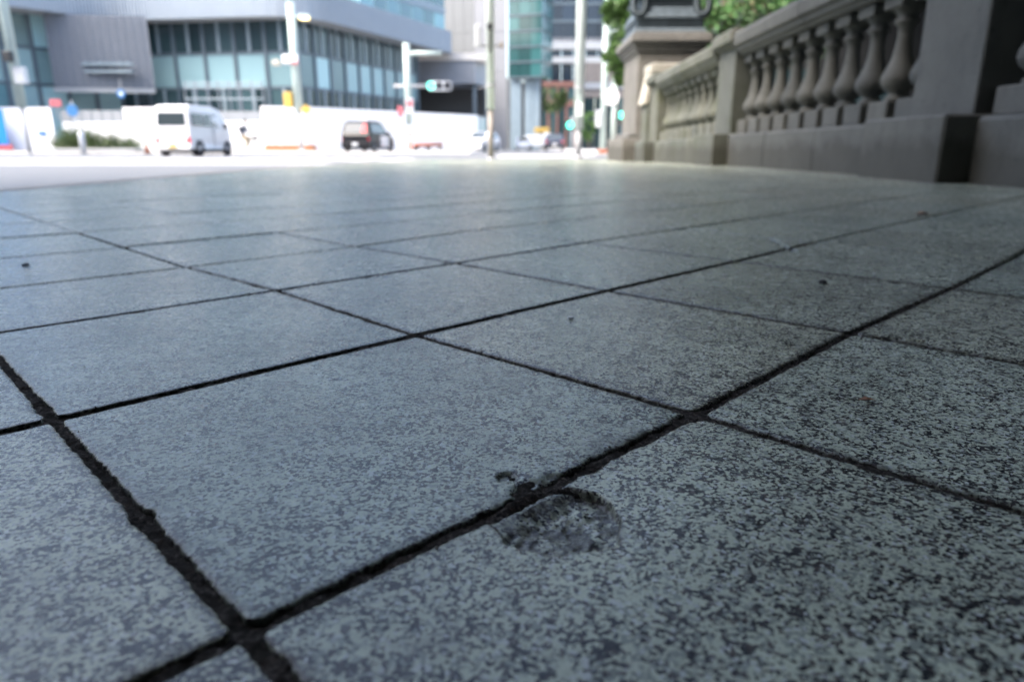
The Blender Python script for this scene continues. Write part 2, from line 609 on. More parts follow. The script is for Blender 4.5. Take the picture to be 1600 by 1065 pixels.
# bed of mortar: one sheet that follows the fall of the bridge
ys = [-3.6, 0, 2, 4] + [4 + .6 * k for k in range(1, 17)] + [16.45]
bed = MB()
for y in ys:
    bed.v += [(KX + .02, y, zg(y) - (.012 if y < 1 else .0075)), (BX + .6, y, zg(y) - (.012 if y < 1 else .0075))]
bed.f = [(2 * k, 2 * k + 1, 2 * k + 3, 2 * k + 2) for k in range(len(ys) - 1)]
pavement = bed.build('pavement', M['mortar'], fix=False)
pavement['kind'] = 'structure'

CR = np.array([0.0225, 0.3150])          # the broken-out hollow beside the joint
HOLES = [(*onz(838, 768, 0)[:2], .015, .0022), (*onz(795, 744, 0)[:2], .007, .0016), (*onz(872, 752, 0)[:2], .010, .002)]
cracks = [((1335, 523), (1445, 533), .0026), ((1240, 392), (1205, 374), .004), ((1380, 287 + 150), (1480, 451), .001)]
cracks = [(np.array(onz(*a, 0)[:2]), np.array(onz(*b, 0)[:2]), w_) for a, b, w_ in cracks]


def near_slab(i, j, n):
    """a slab with worn arrises, chipped edges and, where it falls on it, the broken-out hollow"""
    c = [gv(i, j), gv(i, j + 1), gv(i + 1, j + 1), gv(i + 1, j)]
    hw = [jw('a', i), jw('b', j + 1), jw('a', i + 1), jw('b', j)]
    lines = []
    for k in range(4):
        p, q = c[k], c[(k + 1) % 4]
        d = (q - p) / np.linalg.norm(q - p)
        nrm = np.array([-d[1], d[0]])
        lines.append((p + nrm * hw[k], d, nrm))

    def isect(l1, l2):
        A = np.array([l1[1], -l2[1]]).T
        s = np.linalg.solve(A, l2[0] - l1[0])
        return l1[0] + l1[1] * s[0]
    q = [isect(lines[(k - 1) % 4], lines[k]) for k in range(4)]
    Lm = .31
    e = np.array([0, .0012, .0026, .0042, .0062, .009]) / Lm
    t = np.concatenate([e, np.linspace(.0125 / Lm, 1 - .0125 / Lm, n), 1 - e[::-1]])
    U, V = np.meshgrid(t, t, indexing='ij')
    # round the four corners
    rho = .0085 / Lm
    Us, Vs = U.copy(), V.copy()
    for cu in (0, 1):
        for cv in (0, 1):
            a, b = np.abs(U - cu), np.abs(V - cv)
            msk = (a < rho) & (b < rho)
            va, vb = rho - a, rho - b
            mx, l2 = np.maximum(va, vb), np.hypot(va, vb) + 1e-9
            na, nb = rho - va * mx / l2, rho - vb * mx / l2
            Us = np.where(msk, np.abs(cu - na), Us)
            Vs = np.where(msk, np.abs(cv - nb), Vs)
    U, V = Us, Vs
    X = ((1 - U) * (1 - V))[..., None] * q[0] + (U * (1 - V))[..., None] * q[1] + (U * V)[..., None] * q[2] + ((1 - U) * V)[..., None] * q[3]
    dist = [((X - l[0]) @ l[2]) for l in lines]
    d = np.minimum.reduce(dist)
    corner = np.clip((np.hypot(np.minimum(U, 1 - U), np.minimum(V, 1 - V))) * Lm, 0, 1)
    # ragged edges: push boundary points in and out
    dc = np.hypot(X[..., 0] - CR[0], X[..., 1] - CR[1])
    wear = 1 + .9 * np.exp(-(dc / .045) ** 2)
    chipn = np.clip(fbm(X[..., 0] * 38 + 9, X[..., 1] * 38 + 3, 3) * 2 - .28, 0, 1)
    rag = (fbm(X[..., 0] * 150, X[..., 1] * 150, 3) * .0028 + fbm(X[..., 0] * 420, X[..., 1] * 420, 2) * .0022 + .0004 + chipn * .007) * wear
    for k, l in enumerate(lines):
        fall = np.exp(-np.clip(dist[k], 0, 1) / .007)
        X = X + (rag * fall)[..., None] * l[2]
    x, y = X[..., 0], X[..., 1]
    bev = .0045 + .0035 * fbm(x * 60, y * 60, 2) + chipn * .006
    s = np.clip(d / np.maximum(bev, .0012), 0, 1)
    z = -.0016 * (1 - np.sqrt(1 - (1 - s) ** 2 + 1e-9)) - chipn * .0025 * np.exp(-d / .008)
    z = z + fbm(x * 9, y * 9, 3) * .0010 + fbm(x * 320, y * 320, 2) * .00035
    gn_ = fbm(x * 260, y * 260, 3)
    dirt_shade = np.clip(np.exp(-np.clip(d, 0, 1) / .0042) * 1.15 + gn_ * 1.5 * np.exp(-np.clip(d, 0, 1) / .015), 0, 1) + chipn * np.exp(-d / .006) * .6
    # hollow
    ang = np.arctan2(y - CR[1], x - CR[0])
    rr = np.hypot((x - CR[0]) / .036, (y - CR[1]) / .036) + .28 * fbm(np.cos(ang) * 2.3 + 4, np.sin(ang) * 2.3 + 8, 3) + .22 * fbm(x * 90, y * 90, 3)
    k = 1 - np.clip((rr - .88) / .055, 0, 1)
    k = k * k * (3 - 2 * k)
    dish = np.exp(-np.clip(rr - .8, 0, 9) ** 2 / .35)
    own = 1.0 if (i, j) == (0, 1) else .22
    f0 = fbm(x * 62 + 3, y * 62, 4)
    facet = .45 * np.round(f0 * 11) / 11 + .5 * f0 + .45 * fbm(x * 240, y * 240, 2)
    deep = .0036 + .0022 * (1 - np.clip(rr, 0, 1))
    lim = .28 + .72 * np.clip((d - .002) / .016, 0, 1)
    z = z - own * (k * lim * np.clip(deep + .0009 + .0062 * facet, .0012, .0086) + .0012 * dish)
    rim = np.exp(-((rr - .93) / .05) ** 2)  # dark shadow line painted around the edge of the hollow
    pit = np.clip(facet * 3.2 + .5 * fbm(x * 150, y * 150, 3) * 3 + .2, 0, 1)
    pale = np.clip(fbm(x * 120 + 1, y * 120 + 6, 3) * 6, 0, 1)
    dirt_shade = np.maximum(dirt_shade, own * np.clip(k * (.82 + .45 * pit - .85 * pale) + rim * 1.0 * np.clip(.75 + 3 * fbm(x * 60, y * 60, 2), 0, 1), 0, 1))
    if (i, j) == (1, 1):
        for hx, hy, hr, hd in HOLES:
            r2 = np.hypot(x - hx, (y - hy)) / hr + .45 * fbm(x * 95 + 7, y * 95, 3)
            k2 = 1 - np.clip((r2 - .8) / .25, 0, 1)
            z = z - k2 * np.clip(hd + .004 * fbm(x * 120, y * 120, 3), .0004, .004)
            dirt_shade = np.maximum(dirt_shade, k2 * np.clip(.7 + 2.5 * fbm(x * 130, y * 130, 3), .15, 1))
    for a, b, w_ in cracks:
        ab = b - a
        tt = np.clip(((X - a) @ ab) / (ab @ ab), 0, 1)
        dd = np.hypot(x - a[0] - tt * ab[0], y - a[1] - tt * ab[1]) + .0016 * fbm(x * 200, y * 200, 2)
        ww = w_ * (1 - .4 * tt)
        kk = 1 - np.clip((dd - ww) / .0016, 0, 1)
        z = z - .004 * kk
        dirt_shade = np.maximum(dirt_shade, kk)
    nn = len(t)
    ct = np.mean(q, axis=0)
    top = np.stack([x - ct[0], y - ct[1], z], -1).reshape(-1, 3)
    idx = np.arange(nn * nn).reshape(nn, nn)
    quads = np.stack([idx[:-1, :-1], idx[1:, :-1], idx[1:, 1:], idx[:-1, 1:]], -1).reshape(-1, 4)
    loop = np.concatenate([idx[:-1, 0], idx[-1, :-1], idx[:0:-1, -1], idx[0, :0:-1]])
    low = top[loop].copy()
    low[:, 2] = -.028
    li = nn * nn + np.arange(len(loop))
    sk = np.stack([loop, li, np.roll(li, -1), np.roll(loop, -1)], -1)
    verts = np.concatenate([top, low])
    faces = np.concatenate([quads, sk])
    me = bpy.data.meshes.new('paving_slab')
    me.vertices.add(len(verts))
    me.vertices.foreach_set('co', verts.astype(np.float32).ravel())
    me.loops.add(faces.size)
    me.loops.foreach_set('vertex_index', faces.astype(np.int32).ravel())
    me.polygons.add(len(faces))
    me.polygons.foreach_set('loop_start', (np.arange(len(faces)) * 4).astype(np.int32))
    me.polygons.foreach_set('use_smooth', np.ones(len(faces), dtype=bool))
    me.update(calc_edges=True)
    me.validate()
    a_ = me.attributes.new('dirt_shade', 'FLOAT', 'POINT')  # holds real grime plus the painted shadow rim of the hollow
    a_.data.foreach_set('value', np.concatenate([np.clip(dirt_shade, 0, 1).ravel(), np.full(len(loop), 1.0)]).astype(np.float32))
    me.materials.append(M['granite'])
    o = link('paving_slab', me, pavement)
    o.location = (ct[0], ct[1], 0)
    return o


def plain_slab_pts(i, j):
    c = [gv(i, j), gv(i, j + 1), gv(i + 1, j + 1), gv(i + 1, j)]
    ct = sum(c) / 4
    hs = [jw('a', i), jw('b', j + 1), jw('a', i + 1), jw('b', j)]
    u = (c[1] - c[0] + c[2] - c[3]) / 2
    v = (c[3] - c[0] + c[2] - c[1]) / 2
    lu, lv = np.linalg.norm(u), np.linalg.norm(v)
    return c, ct, u / lu, v / lv, lu, lv, max(hs)


def clip_poly(poly, axis, val, keep_less):
    out = []
    for k in range(len(poly)):
        p, q = poly[k], poly[(k + 1) % len(poly)]
        ip = (p[axis] <= val) == keep_less
        iq = (q[axis] <= val) == keep_less
        if ip:
            out.append(p)
        if ip != iq:
            s = (val - p[axis]) / (q[axis] - p[axis])
            out.append(p + (q - p) * s)
    return out


def slab_mesh(i, j, mb, ctr, jit):
    """low slab: worn rim, top face; cut where it meets kerb or plinth"""
    c, ct, u, v, lu, lv, h = plain_slab_pts(i, j)
    poly = []
    r = .006
    for k in range(4):
        p, a, b = c[k], c[(k - 1) % 4], c[(k + 1) % 4]
        da, db = (a - p) / np.linalg.norm(a - p), (b - p) / np.linalg.norm(b - p)
        p = p + (da + db) * h
        poly += [p + da * r, p + db * r]
    full = poly
    poly = clip_poly(poly, 0, BX + .034, True)
    if poly:
        poly = clip_poly(poly, 0, KX + .155, False)
    if poly:
        poly = clip_poly(poly, 1, 16.3, True)
    if len(poly) < 3:
        return False
    cc = sum(poly) / len(poly)
    n = len(poly)
    vs_ = []
    for (ins, dz) in ((0, -.03), (0, -.0022), (.004, 0)):
        for p in poly:
            d = cc - p
            p2 = p + d / (np.linalg.norm(d) + 1e-9) * ins
            vs_.append((p2[0] - ctr[0], p2[1] - ctr[1], zg(p2[1]) - ctr[2] + dz + jit[0] + jit[1] * (p2[0] - cc[0])))
    fs_ = []
    for lv_ in (0, 1):
        for k in range(n):
            fs_.append((lv_ * n + k, lv_ * n + (k + 1) % n, (lv_ + 1) * n + (k + 1) % n, (lv_ + 1) * n + k))
    fs_.append(tuple(range(2 * n, 3 * n)))
    mb.add(vs_, fs_)
    return True


def in_frame(p, margin=40):
    if p[1] < .1:
        return False
    zc = p[1] * CP + H * SP
    x = 800 + F * p[0] / zc
    y = 532.5 + F * (H * CP - p[1] * SP) / zc
    return -margin < x < 1600 + margin and y < 1065 + margin


cells = []
for i in range(-28, 52):
    for j in range(-28, 58):
        c = [gv(i, j), gv(i, j + 1), gv(i + 1, j + 1), gv(i + 1, j)]
        ct = sum(c) / 4
        if max(p[0] for p in c) < KX + .17 or min(p[0] for p in c) > BX - .02:
            continue
        if ct[1] < -3.3 or min(p[1] for p in c) > 16.2:
            continue
        vis = any(in_frame(p) for p in c) or in_frame(ct)
        cells.append((np.hypot(*ct), i, j, ct, vis))
cells.sort(key=lambda s: s[0])
dense = {(0, 1): 250, (1, 1): 190, (0, 2): 130, (1, 2): 110, (1, 0): 150, (0, 0): 110, (2, 1): 70, (2, 2): 70, (1, 3): 60, (2, 3): 60, (0, 3): 150,
         (2, 0): 70, (3, 2): 45, (3, 1): 45, (3, 3): 45, (1, 4): 45, (2, 4): 45, (-1, 1): 90, (-1, 2): 70, (3, 0): 40, (0, 4): 45}
count = 0
rest = MB()
for dist_, i, j, ct, vis in cells:
    if (i, j) in dense:
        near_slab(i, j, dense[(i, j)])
        count += 1
        continue
    jit = (random.uniform(-.0008, .0008), random.uniform(-.003, .003))
    if vis and count < 300:
        mb = MB()
        ctr = (ct[0], ct[1], zg(ct[1]))
        if slab_mesh(i, j, mb, ctr, jit):
            o = mb.build('paving_slab', M['granite'], pavement, fix=False)
            o.location = ctr
            count += 1
    else:
        slab_mesh(i, j, rest, (0, 0, 0), jit)
ro = rest.build('paving_slab', M['granite'], pavement, fix=False)
ro['kind'] = 'stuff'

# rough packed soil that fills the joints close by
gx_ = np.linspace(-.62, .78, 420)
gy_ = np.linspace(.10, .95, 300)
GX, GY = np.meshgrid(gx_, gy_, indexing='ij')
GZ = -.0026 + fbm(GX * 170, GY * 170, 3) * .0058 + fbm(GX * 22, GY * 22, 2) * .002
GZ = GZ - .009 * np.clip(1.30 - np.hypot((GX - CR[0] - .0135) / .034, (GY - CR[1] + .0135) / .034), 0, .35) / .35
GZ = np.minimum(GZ, -.0012)
jf = MB()
jf.v = np.stack([GX, GY, GZ], -1).reshape(-1, 3).tolist()
ii = np.arange(420 * 300).reshape(420, 300)
jf.f = np.stack([ii[:-1, :-1], ii[1:, :-1], ii[1:, 1:], ii[:-1, 1:]], -1).reshape(-1, 4).tolist()
jo = jf.build('joint_filling', M['mortar'], pavement, True, False)
jo['kind'] = 'stuff'

# kerb stones along the carriageway
y = -3.4
while y < 16.0:
    y1 = y + 0.9
    mb = MB()
    pts = [(KX - .005, ROADZ - .05), (KX + .004, zg(y) - .02), (KX + .024, zg(y) + .001), (KX + .148, zg(y) + .001), (KX + .148, ROADZ - .05)]
    pts1 = [(KX - .005, ROADZ - .05), (KX + .004, zg(y1) - .02), (KX + .024, zg(y1) + .001), (KX + .148, zg(y1) + .001), (KX + .148, ROADZ - .05)]
    n = len(pts)
    mb.add([(p[0], y + .004, p[1]) for p in pts] + [(p[0], y1 - .004, p[1]) for p in pts1],
           [(k, (k + 1) % n, n + (k + 1) % n, n + k) for k in range(n)] + [tuple(range(n - 1, -1, -1)), tuple(range(n, 2 * n))])
    mb.build('kerb_stone', M['kerb'], pavement)
    y = y1

# painted crossing, stop lines
me = MB().box(-.225, .225, -2.0, 2.0, 0, .004).mesh('crossing_stripe', M['paint'])
for k in range(26):
    o = link('crossing_stripe', me, road)
    o.location = (-3.2 - .9 * k, 20.0 + .02 * k, ROADZ + .004)
me = MB().box(-1.7, 1.7, -.225, .225, 0, .004).mesh('crossing_stripe', M['paint'])
for k in range(9):
    o = link('crossing_stripe', me, road)
    o.location = (1.2, 24.5 + .9 * k, ROADZ + .004)
MB().box(-26, -3, 14.0, 14.45, ROADZ + .004, ROADZ + .008).build('stop_line', M['paint'], road)
MB().box(-24, -5.4, 31.0, 31.4, ROADZ + .004, ROADZ + .008).build('stop_line', M['paint'], road)
for k in range(9):
    MB().box(-9.08, -8.93, -2 + 6 * k * .0 - 10 * k, 3 - 10 * k, ROADZ + .004, ROADZ + .008).build('lane_line', M['paint'], road)
# far footways
fp = MB().bbox(-160, -2.2, 37.2, 90, ROADZ - .1, ROADZ + .10, .02).build('far_pavement', M['lightpave'])
fp['kind'] = 'structure'
fp2 = MB().bbox(4.4, 80, 26.0, 180, ROADZ - .1, ROADZ + .08, .02).build('corner_pavement', M['lightpave'])
fp2['kind'] = 'structure'

# ------------------------------------------------------------------ balustrade
bal = thing('balustrade', 'weathered grey stone balustrade of vase balusters and square pillars along the paving', 'balustrade', (BX, 0, 0))


def stones(name, profile, y0, y1, n, m, inset=.006):
    """a run of n stones of one section (x, z) with thin joints"""
    for k in range(n):
        a, b = y0 + (y1 - y0) * k / n, y0 + (y1 - y0) * (k + 1) / n
        mb = MB()
        nn = len(profile)
        za, zb = zg(a), zg(b)
        dx = random.uniform(-.002, .002)
        mb.add([(p[0] + dx, a + inset, p[1] + za) for p in profile] + [(p[0] + dx, b - inset, p[1] + zb) for p in profile],
               [(q_, (q_ + 1) % nn, nn + (q_ + 1) % nn, nn + q_) for q_ in range(nn)] +
               [tuple(range(nn - 1, -1, -1)), tuple(range(nn, 2 * nn))])
        mb.build(name, m, bal)


PLINTH = [(0.04, -.12), (0.04, .312), (.054, .33), (.09, .335), (.48, .335), (.535, .33), (.55, .312), (.55, -.12)]
RAIL = [(.12, 1.142), (.105, 1.165), (.075, 1.18), (.065, 1.215), (.03, 1.235), (.02, 1.33), (.04, 1.365), (.12, 1.385),
        (.43, 1.385), (.51, 1.365), (.53, 1.33), (.52, 1.235), (.485, 1.215), (.475, 1.18), (.445, 1.165), (.43, 1.142)]
pil = [-4.6, -.4, 3.8, 8.0, 12.1]
PD = .6
bal_prof = [(.088, .335), (.088, .35)]
vase = [(.064, .478), (.072, .492), (.066, .51), (.05, .522), (.056, .54), (.088, .57), (.103, .61), (.098, .645), (.078, .69),
        (.060, .745), (.048, .81), (.042, .89), (.045, .95), (.066, .968), (.068, .985), (.05, .998), (.054, 1.02), (.074, 1.045), (.082, 1.06)]
bm_base = MB().bbox(-.128, .128, -.128, .128, .336, .480, .008)
bm_vase = MB().lathe([(r * 1.13, z) for r, z in vase], 20)
bm_cap = MB().bbox(-.112, .112, -.112, .112, 1.058, 1.141, .006)
me_base = bm_base.mesh('base_block', M['stone'])
me_vase = bm_vase.mesh('baluster', M['stone'], True)
me_cap = bm_cap.mesh('cap_block', M['stone'])
me_base2, me_vase2, me_cap2 = me_base.copy(), me_vase.copy(), me_cap.copy()
for m_ in (me_base2, me_vase2, me_cap2):
    m_.materials[0] = M['mossy']
for k, py0 in enumerate(pil):
    far = py0 > 7
    sm = M['mossy'] if far else M['stone']
    z0 = zg(py0 + .3)
    p = MB().bbox(.085, .53, py0, py0 + PD, .336 + z0, 1.24 + z0, .008).build('pillar', sm, bal)
    MB().bbox(-.13, .62, py0 - .12, py0 + PD + .12, -.14 + z0, .345 + z0, .012).build('pillar_base', sm, p)
    cp_ = MB()
    cp_.bbox(.05, .56, py0 - .035, py0 + PD + .035, 1.2405 + z0, 1.275 + z0, .008)
    cp_.bbox(-.01, .60, py0 - .075, py0 + PD + .075, 1.2755 + z0, 1.40 + z0, .02)
    cp_.bbox(.03, .57, py0 - .04, py0 + PD + .04, 1.4005 + z0, 1.43 + z0, .012)
    cp_.build('pillar_cap', sm, p)
    if k + 1 < len(pil):
        a, b = py0 + PD + .121, pil[k + 1] - .121
        stones('plinth_stone', PLINTH, a, b, 3, sm)
        stones('rail_stone', RAIL, py0 + PD + .076, pil[k + 1] - .076, 2, sm)
        nb = 10
        for q_ in range(nb):
            yy = py0 + PD + (pil[k + 1] - py0 - PD) * (q_ + .5) / nb
            o = link('baluster', me_vase2 if far else me_vase, bal)
            o.location = (.275, yy, zg(yy))
            o.rotation_euler = (0, 0, random.uniform(0, 6))
            c1 = link('base_block', me_base2 if far else me_base, o)
            c1.rotation_euler = (0, 0, -o.rotation_euler[2])
            c2 = link('cap_block', me_cap2 if far else me_cap, o)
            c2.rotation_euler = (0, 0, -o.rotation_euler[2])

# raised scroll block that closes the balustrade against the big pedestal
ze = zg(13)
sc = thing('scroll_block', 'cream stone block with a scrolled foot rising behind the last balustrade pillar', 'stone block', (BX, 12.95, ze))
prof = [(.0, -.1), (.0, .62), (.06, .80), (.10, 1.05), (.11, 1.36), (.11, 1.70), (.62, 1.70), (.62, -.1)]
MB().prism([(x, z) for x, z in [(.06, -.1), (.06, 1.02), (.10, 1.24), (.13, 1.50), (.60, 1.50), (.60, -.1)]], -.10, .42, 'y').build('body', M['mossy'], sc)
MB().bbox(.08, .66, -.16, .48, 1.503, 1.66, .02).build('cap', M['cream'], sc)
MB().prism([(x, z) for x, z in [(-.01, 1.0), (.05, 1.28), (.09, 1.5), (.145, 1.5), (.12, 1.24), (.057, 1.0)]], -.13, .45, 'y').build('scroll', M['cream'], sc)

# pedestal with its bronze lamp base
pd = thing('lamp_pedestal', 'big pale stone pedestal with a projecting cornice at the far end of the balustrade', 'pedestal', (2.42, 14.2, zg(14.2)))
MB().bbox(0, 1.2, 0, 1.7, .53, 2.02, .015).build('shaft', M['palestone'], pd)
MB().bbox(-.27, 1.45, -.22, 1.95, -.15, .44, .02).build('plinth', M['palestone'], pd)
MB().bbox(-.16, 1.36, -.12, 1.85, .443, .53, .02).build('plinth_moulding', M['palestone'], pd)
cn = MB()
for k, (o_, z0, z1) in enumerate(((.05, 2.022, 2.08), (.08, 2.082, 2.13), (.12, 2.132, 2.19), (.17, 2.192, 2.31), (.13, 2.312, 2.36))):
    cn.bbox(-o_, 1.2 + o_, -o_, 1.7 + o_, z0, z1, .012)
cn.build('cornice', M['palestone'], pd)
br = thing('bronze_lamp_base', 'dark bronze stepped base of a lamp column standing on the big pale pedestal', 'lamp base', (2.42 + .60, 14.2 + .80, zg(14.2) + 2.362))
for k, (hw_, z0, z1, m_) in enumerate(((.96, 0, .09, 'bronze2'), (.90, .092, .26, 'bronze'), (.93, .262, .36, 'bronze2'), (.86, .362, .46, 'bronze2'), (.78, .462, .62, 'bronze'),
                                       (.84, .622, .70, 'bronze2'), (.66, .702, 1.35, 'bronze'), (.74, 1.352, 1.47, 'bronze2'))):
    MB().bbox(-hw_ * .72, hw_ * .72, -hw_ * .8, hw_ * .8, z0, z1, .02).build('moulding_tier', M[m_], br)
MB().lathe([(.42, 1.472), (.36, 1.6), (.22, 1.8), (.17, 2.4), (.15, 3.2), (.2, 3.3), (.1, 3.5)], 16).build('lamp_column', M['bronze'], br, True)
for sx in (-1, 1):
    sw = MB()
    pts = [(sx * (.60 + .12 * math.cos(a_)), -.70, .50 + .18 * math.sin(a_)) for a_ in [k * math.pi / 8 for k in range(17)]]
    for a_, b_ in zip(pts[:-1], pts[1:]):
        sw.tube(a_, b_, .07, n=8)
    sw.build('scroll_ornament', M['bronze'], br, True)


# ------------------------------------------------------------------ elevated expressway over the bridge (out of frame, throws the shade)
vi = thing('expressway_viaduct', 'elevated expressway deck of steel girders crossing over the bridge', 'viaduct', (0, 0, 0))
EDGE = [(-110, 1.0), (-7, 2.4), (-3.2, 3.5), (2.2, 8.0), (4.2, 15), (10, 27), (140, 48)]   # made-up bend across the footway, shaped to steer light and shade


def strip(name, m, o0, o1, z0, z1, parent):
    """band that follows the edge between two offsets away from it"""
    pts = [Vector(p) for p in EDGE]
    nr = []
    for k in range(len(pts)):
        a, b = pts[max(0, k - 1)], pts[min(len(pts) - 1, k + 1)]
        d = (b - a).normalized()
        nr.append(Vector((d.y, -d.x)))
    n = len(pts)
    mb = MB()
    for z in (z0, z1):
        mb.v += [(*(p + q_ * o0), z) for p, q_ in zip(pts, nr)] + [(*(p + q_ * o1), z) for p, q_ in zip(pts, nr)]
    for k in range(n - 1):
        mb.f += [(k, k + 1, n + k + 1, n + k), (2 * n + k, 3 * n + k, 3 * n + k + 1, 2 * n + k + 1), (k, 2 * n + k, 2 * n + k + 1, k + 1),
                 (n + k, n + k + 1, 3 * n + k + 1, 3 * n + k)]
    mb.f += [(0, n, 3 * n, 2 * n), (n - 1, 3 * n - 1, 4 * n - 1, 2 * n - 1)]
    return mb.build(name, m, parent, fix=False)


strip('deck', M['concrete'], 0, 58, 9.2, 9.7, vi)  # widened to keep light off faces turned to the viewpoint
strip('parapet', M['concrete'], 0.02, .35, 9.703, 10.7, vi)
strip('parapet', M['concrete'], 57.6, 57.98, 9.703, 10.7, vi)
for k in range(9):
    strip('girder', M['steel'], 1.2 + 6.4 * k, 1.8 + 6.4 * k, 8.0, 9.198, vi)

# ------------------------------------------------------------------ building facades
def panel_quad(parent, name, p0, p1, z0, z1, m, depth=.12, out=0.0, gap=.0):
    """flat panel between two plan points; front face looks to the right of p0->p1 (towards the camera)"""
    p0, p1 = Vector((p0[0], p0[1])), Vector((p1[0], p1[1]))
    d = (p1 - p0)
    Ln = d.length
    d.normalize()
    n = Vector((d.y, -d.x))
    a = p0 + d * gap + n * out
    b = p1 - d * gap + n * out
    c, e = b - n * depth, a - n * depth
    mb = MB().add([(q.x, q.y, z) for z in (z0, z1) for q in (a, b, c, e)],
                  [(0, 3, 2, 1), (4, 5, 6, 7), (0, 1, 5, 4), (1, 2, 6, 5), (2, 3, 7, 6), (3, 0, 4, 7)])
    return mb.build(name, m, parent, fix=False)


def split(p0, p1, n):
    p0, p1 = Vector(p0), Vector(p1)
    return [p0.lerp(p1, k / n) for k in range(n + 1)]


def smooth_path(pts, r, n=6):
    out = [Vector(pts[0])]
    for k in range(1, len(pts) - 1):
        p, a, b = Vector(pts[k]), Vector(pts[k - 1]), Vector(pts[k + 1])
        d1, d2 = (a - p), (b - p)
        q0, q1 = p + d1.normalized() * min(r, d1.length * .45), p + d2.normalized() * min(r, d2.length * .45)
        for s in range(n + 1):
            t = s / n
            out.append(q0 * (1 - t) ** 2 + p * 2 * t * (1 - t) + q1 * t * t)
    out.append(Vector(pts[-1]))
    return out


HB = 8.6
ob = thing('office_building', 'low glass office building with an overhanging ribbed metal fascia behind the white hoarding', 'building', (0, 0, 0))
fas = [(-44, 34), (-31.4, 46.2), (-27.2, 51.8), (-13.9, 49.6), (-6.5, 66.8), (-5.6, 69.0)]
path = smooth_path(fas, 3.4, 8)
# ribbed fascia: fine vertical ribs, real relief
dense_p = []
for a, b in zip(path[:-1], path[1:]):
    L_ = (b - a).length
    m_ = max(1, int(L_ / .10))
    d = (b - a) / L_
    n = Vector((d.y, -d.x))
    for k in range(m_):
        q_ = a + (b - a) * (k / m_)
        dense_p.append(q_ + n * (.045 if len(dense_p) % 2 else 0))
mb = MB()
for q_ in dense_p:
    mb.v += [(q_.x, q_.y, HB), (q_.x, q_.y, HB + 1.85)]
mb.f = [(2 * k, 2 * k + 2, 2 * k + 3, 2 * k + 1) for k in range(len(dense_p) - 1)]
fo = mb.build('ribbed_fascia', M['fascia'], ob, fix=False)
back = Vector((-60, 95))
cap = MB()
n_ = len(path)
cap.add([(q_.x, q_.y, HB + .01) for q_ in path] + [(-14, 95, HB + .01), (-60, 95, HB + .01)], [tuple(range(n_ + 2))])
cap.build('soffit', M['soffit'], ob, fix=False)
cap = MB().add([(q_.x, q_.y, HB + 1.84) for q_ in path] + [(-14, 95, HB + 1.84), (-60, 95, HB + 1.84)], [tuple(range(n_ + 2))])
cap.build('roof', M['soffit'], ob, fix=False)
# glazed walls set back under the fascia
gl = [(-46, 36.2), (-33.0, 48.0), (-28.6, 53.6), (-14.9, 51.4), (-8.6, 66.5)]


def glazing(p0, p1, n, sub, rows):
    ps = split(p0, p1, n)
    for k in range(n):
        a, b = ps[k], ps[k + 1]
        for (z0, z1, m_, s, nm) in rows:
            qs = split(a, b, s)
            for t in range(s):
                panel_quad(ob, nm, qs[t], qs[t + 1], z0, z1, m_, .10, 0, .06)
    d = (Vector(p1) - Vector(p0)).normalized()
    for k in range(n + 1):
        q_ = ps[k]
        panel_quad(ob, 'mullion', q_ - d * .11, q_ + d * .11, .1, HB, M['darkframe'], .34, .12)
        if k < n:
            for t in range(1, sub):
                q2 = ps[k].lerp(ps[k + 1], t / sub)
                panel_quad(ob, 'mullion', q2 - d * .09, q2 + d * .09, 6.62, HB - .02, M['frame'], .22, .10)
                panel_quad(ob, 'mullion', q2 - d * .09, q2 + d * .09, .1, 4.2, M['frame'], .22, .10)
    for z in (4.25, 6.55):
        panel_quad(ob, 'transom', ps[0] + d * .12, ps[-1] - d * .12, z - .09, z + .09, M['darkframe'], .26, .05)


rows = [(.1, 4.15, M['window'], 2, 'window_pane'), (4.35, 6.45, M['spandrel'], 1, 'spandrel_panel'), (6.65, HB, M['window'], 2, 'window_pane')]
glazing(gl[2], gl[3], 6, 2, rows)
glazing(gl[3], gl[4], 9, 2, rows)
rowsL = [(.1, 4.15, M['teal'], 1, 'window_pane'), (4.35, 6.45, M['spandrel'], 1, 'spandrel_panel'), (6.65, HB, M['spandrel'], 1, 'spandrel_panel')]
glazing(gl[0], gl[1], 6, 1, rowsL)
rowsM = [(.1, 4.15, M['spandrel'], 1, 'window_pane'), (4.35, 6.45, M['spandrel'], 1, 'spandrel_panel'), (6.65, HB, M['spandrel'], 1, 'spandrel_panel')]
glazing(gl[1], gl[2], 4, 1, rowsM)
# dark interior behind the panes
mb = MB()
for z0, z1 in ((.1, 8.5),):
    q_ = [Vector(p) + Vector((-.3, .9)) for p in gl]
    mb.v = [(p.x, p.y, z) for p in q_ for z in (z0, z1)]
    mb.f = [(2 * k, 2 * k + 2, 2 * k + 3, 2 * k + 1) for k in range(len(q_) - 1)]
mb.build('inner_wall', M['dark'], ob, fix=False)
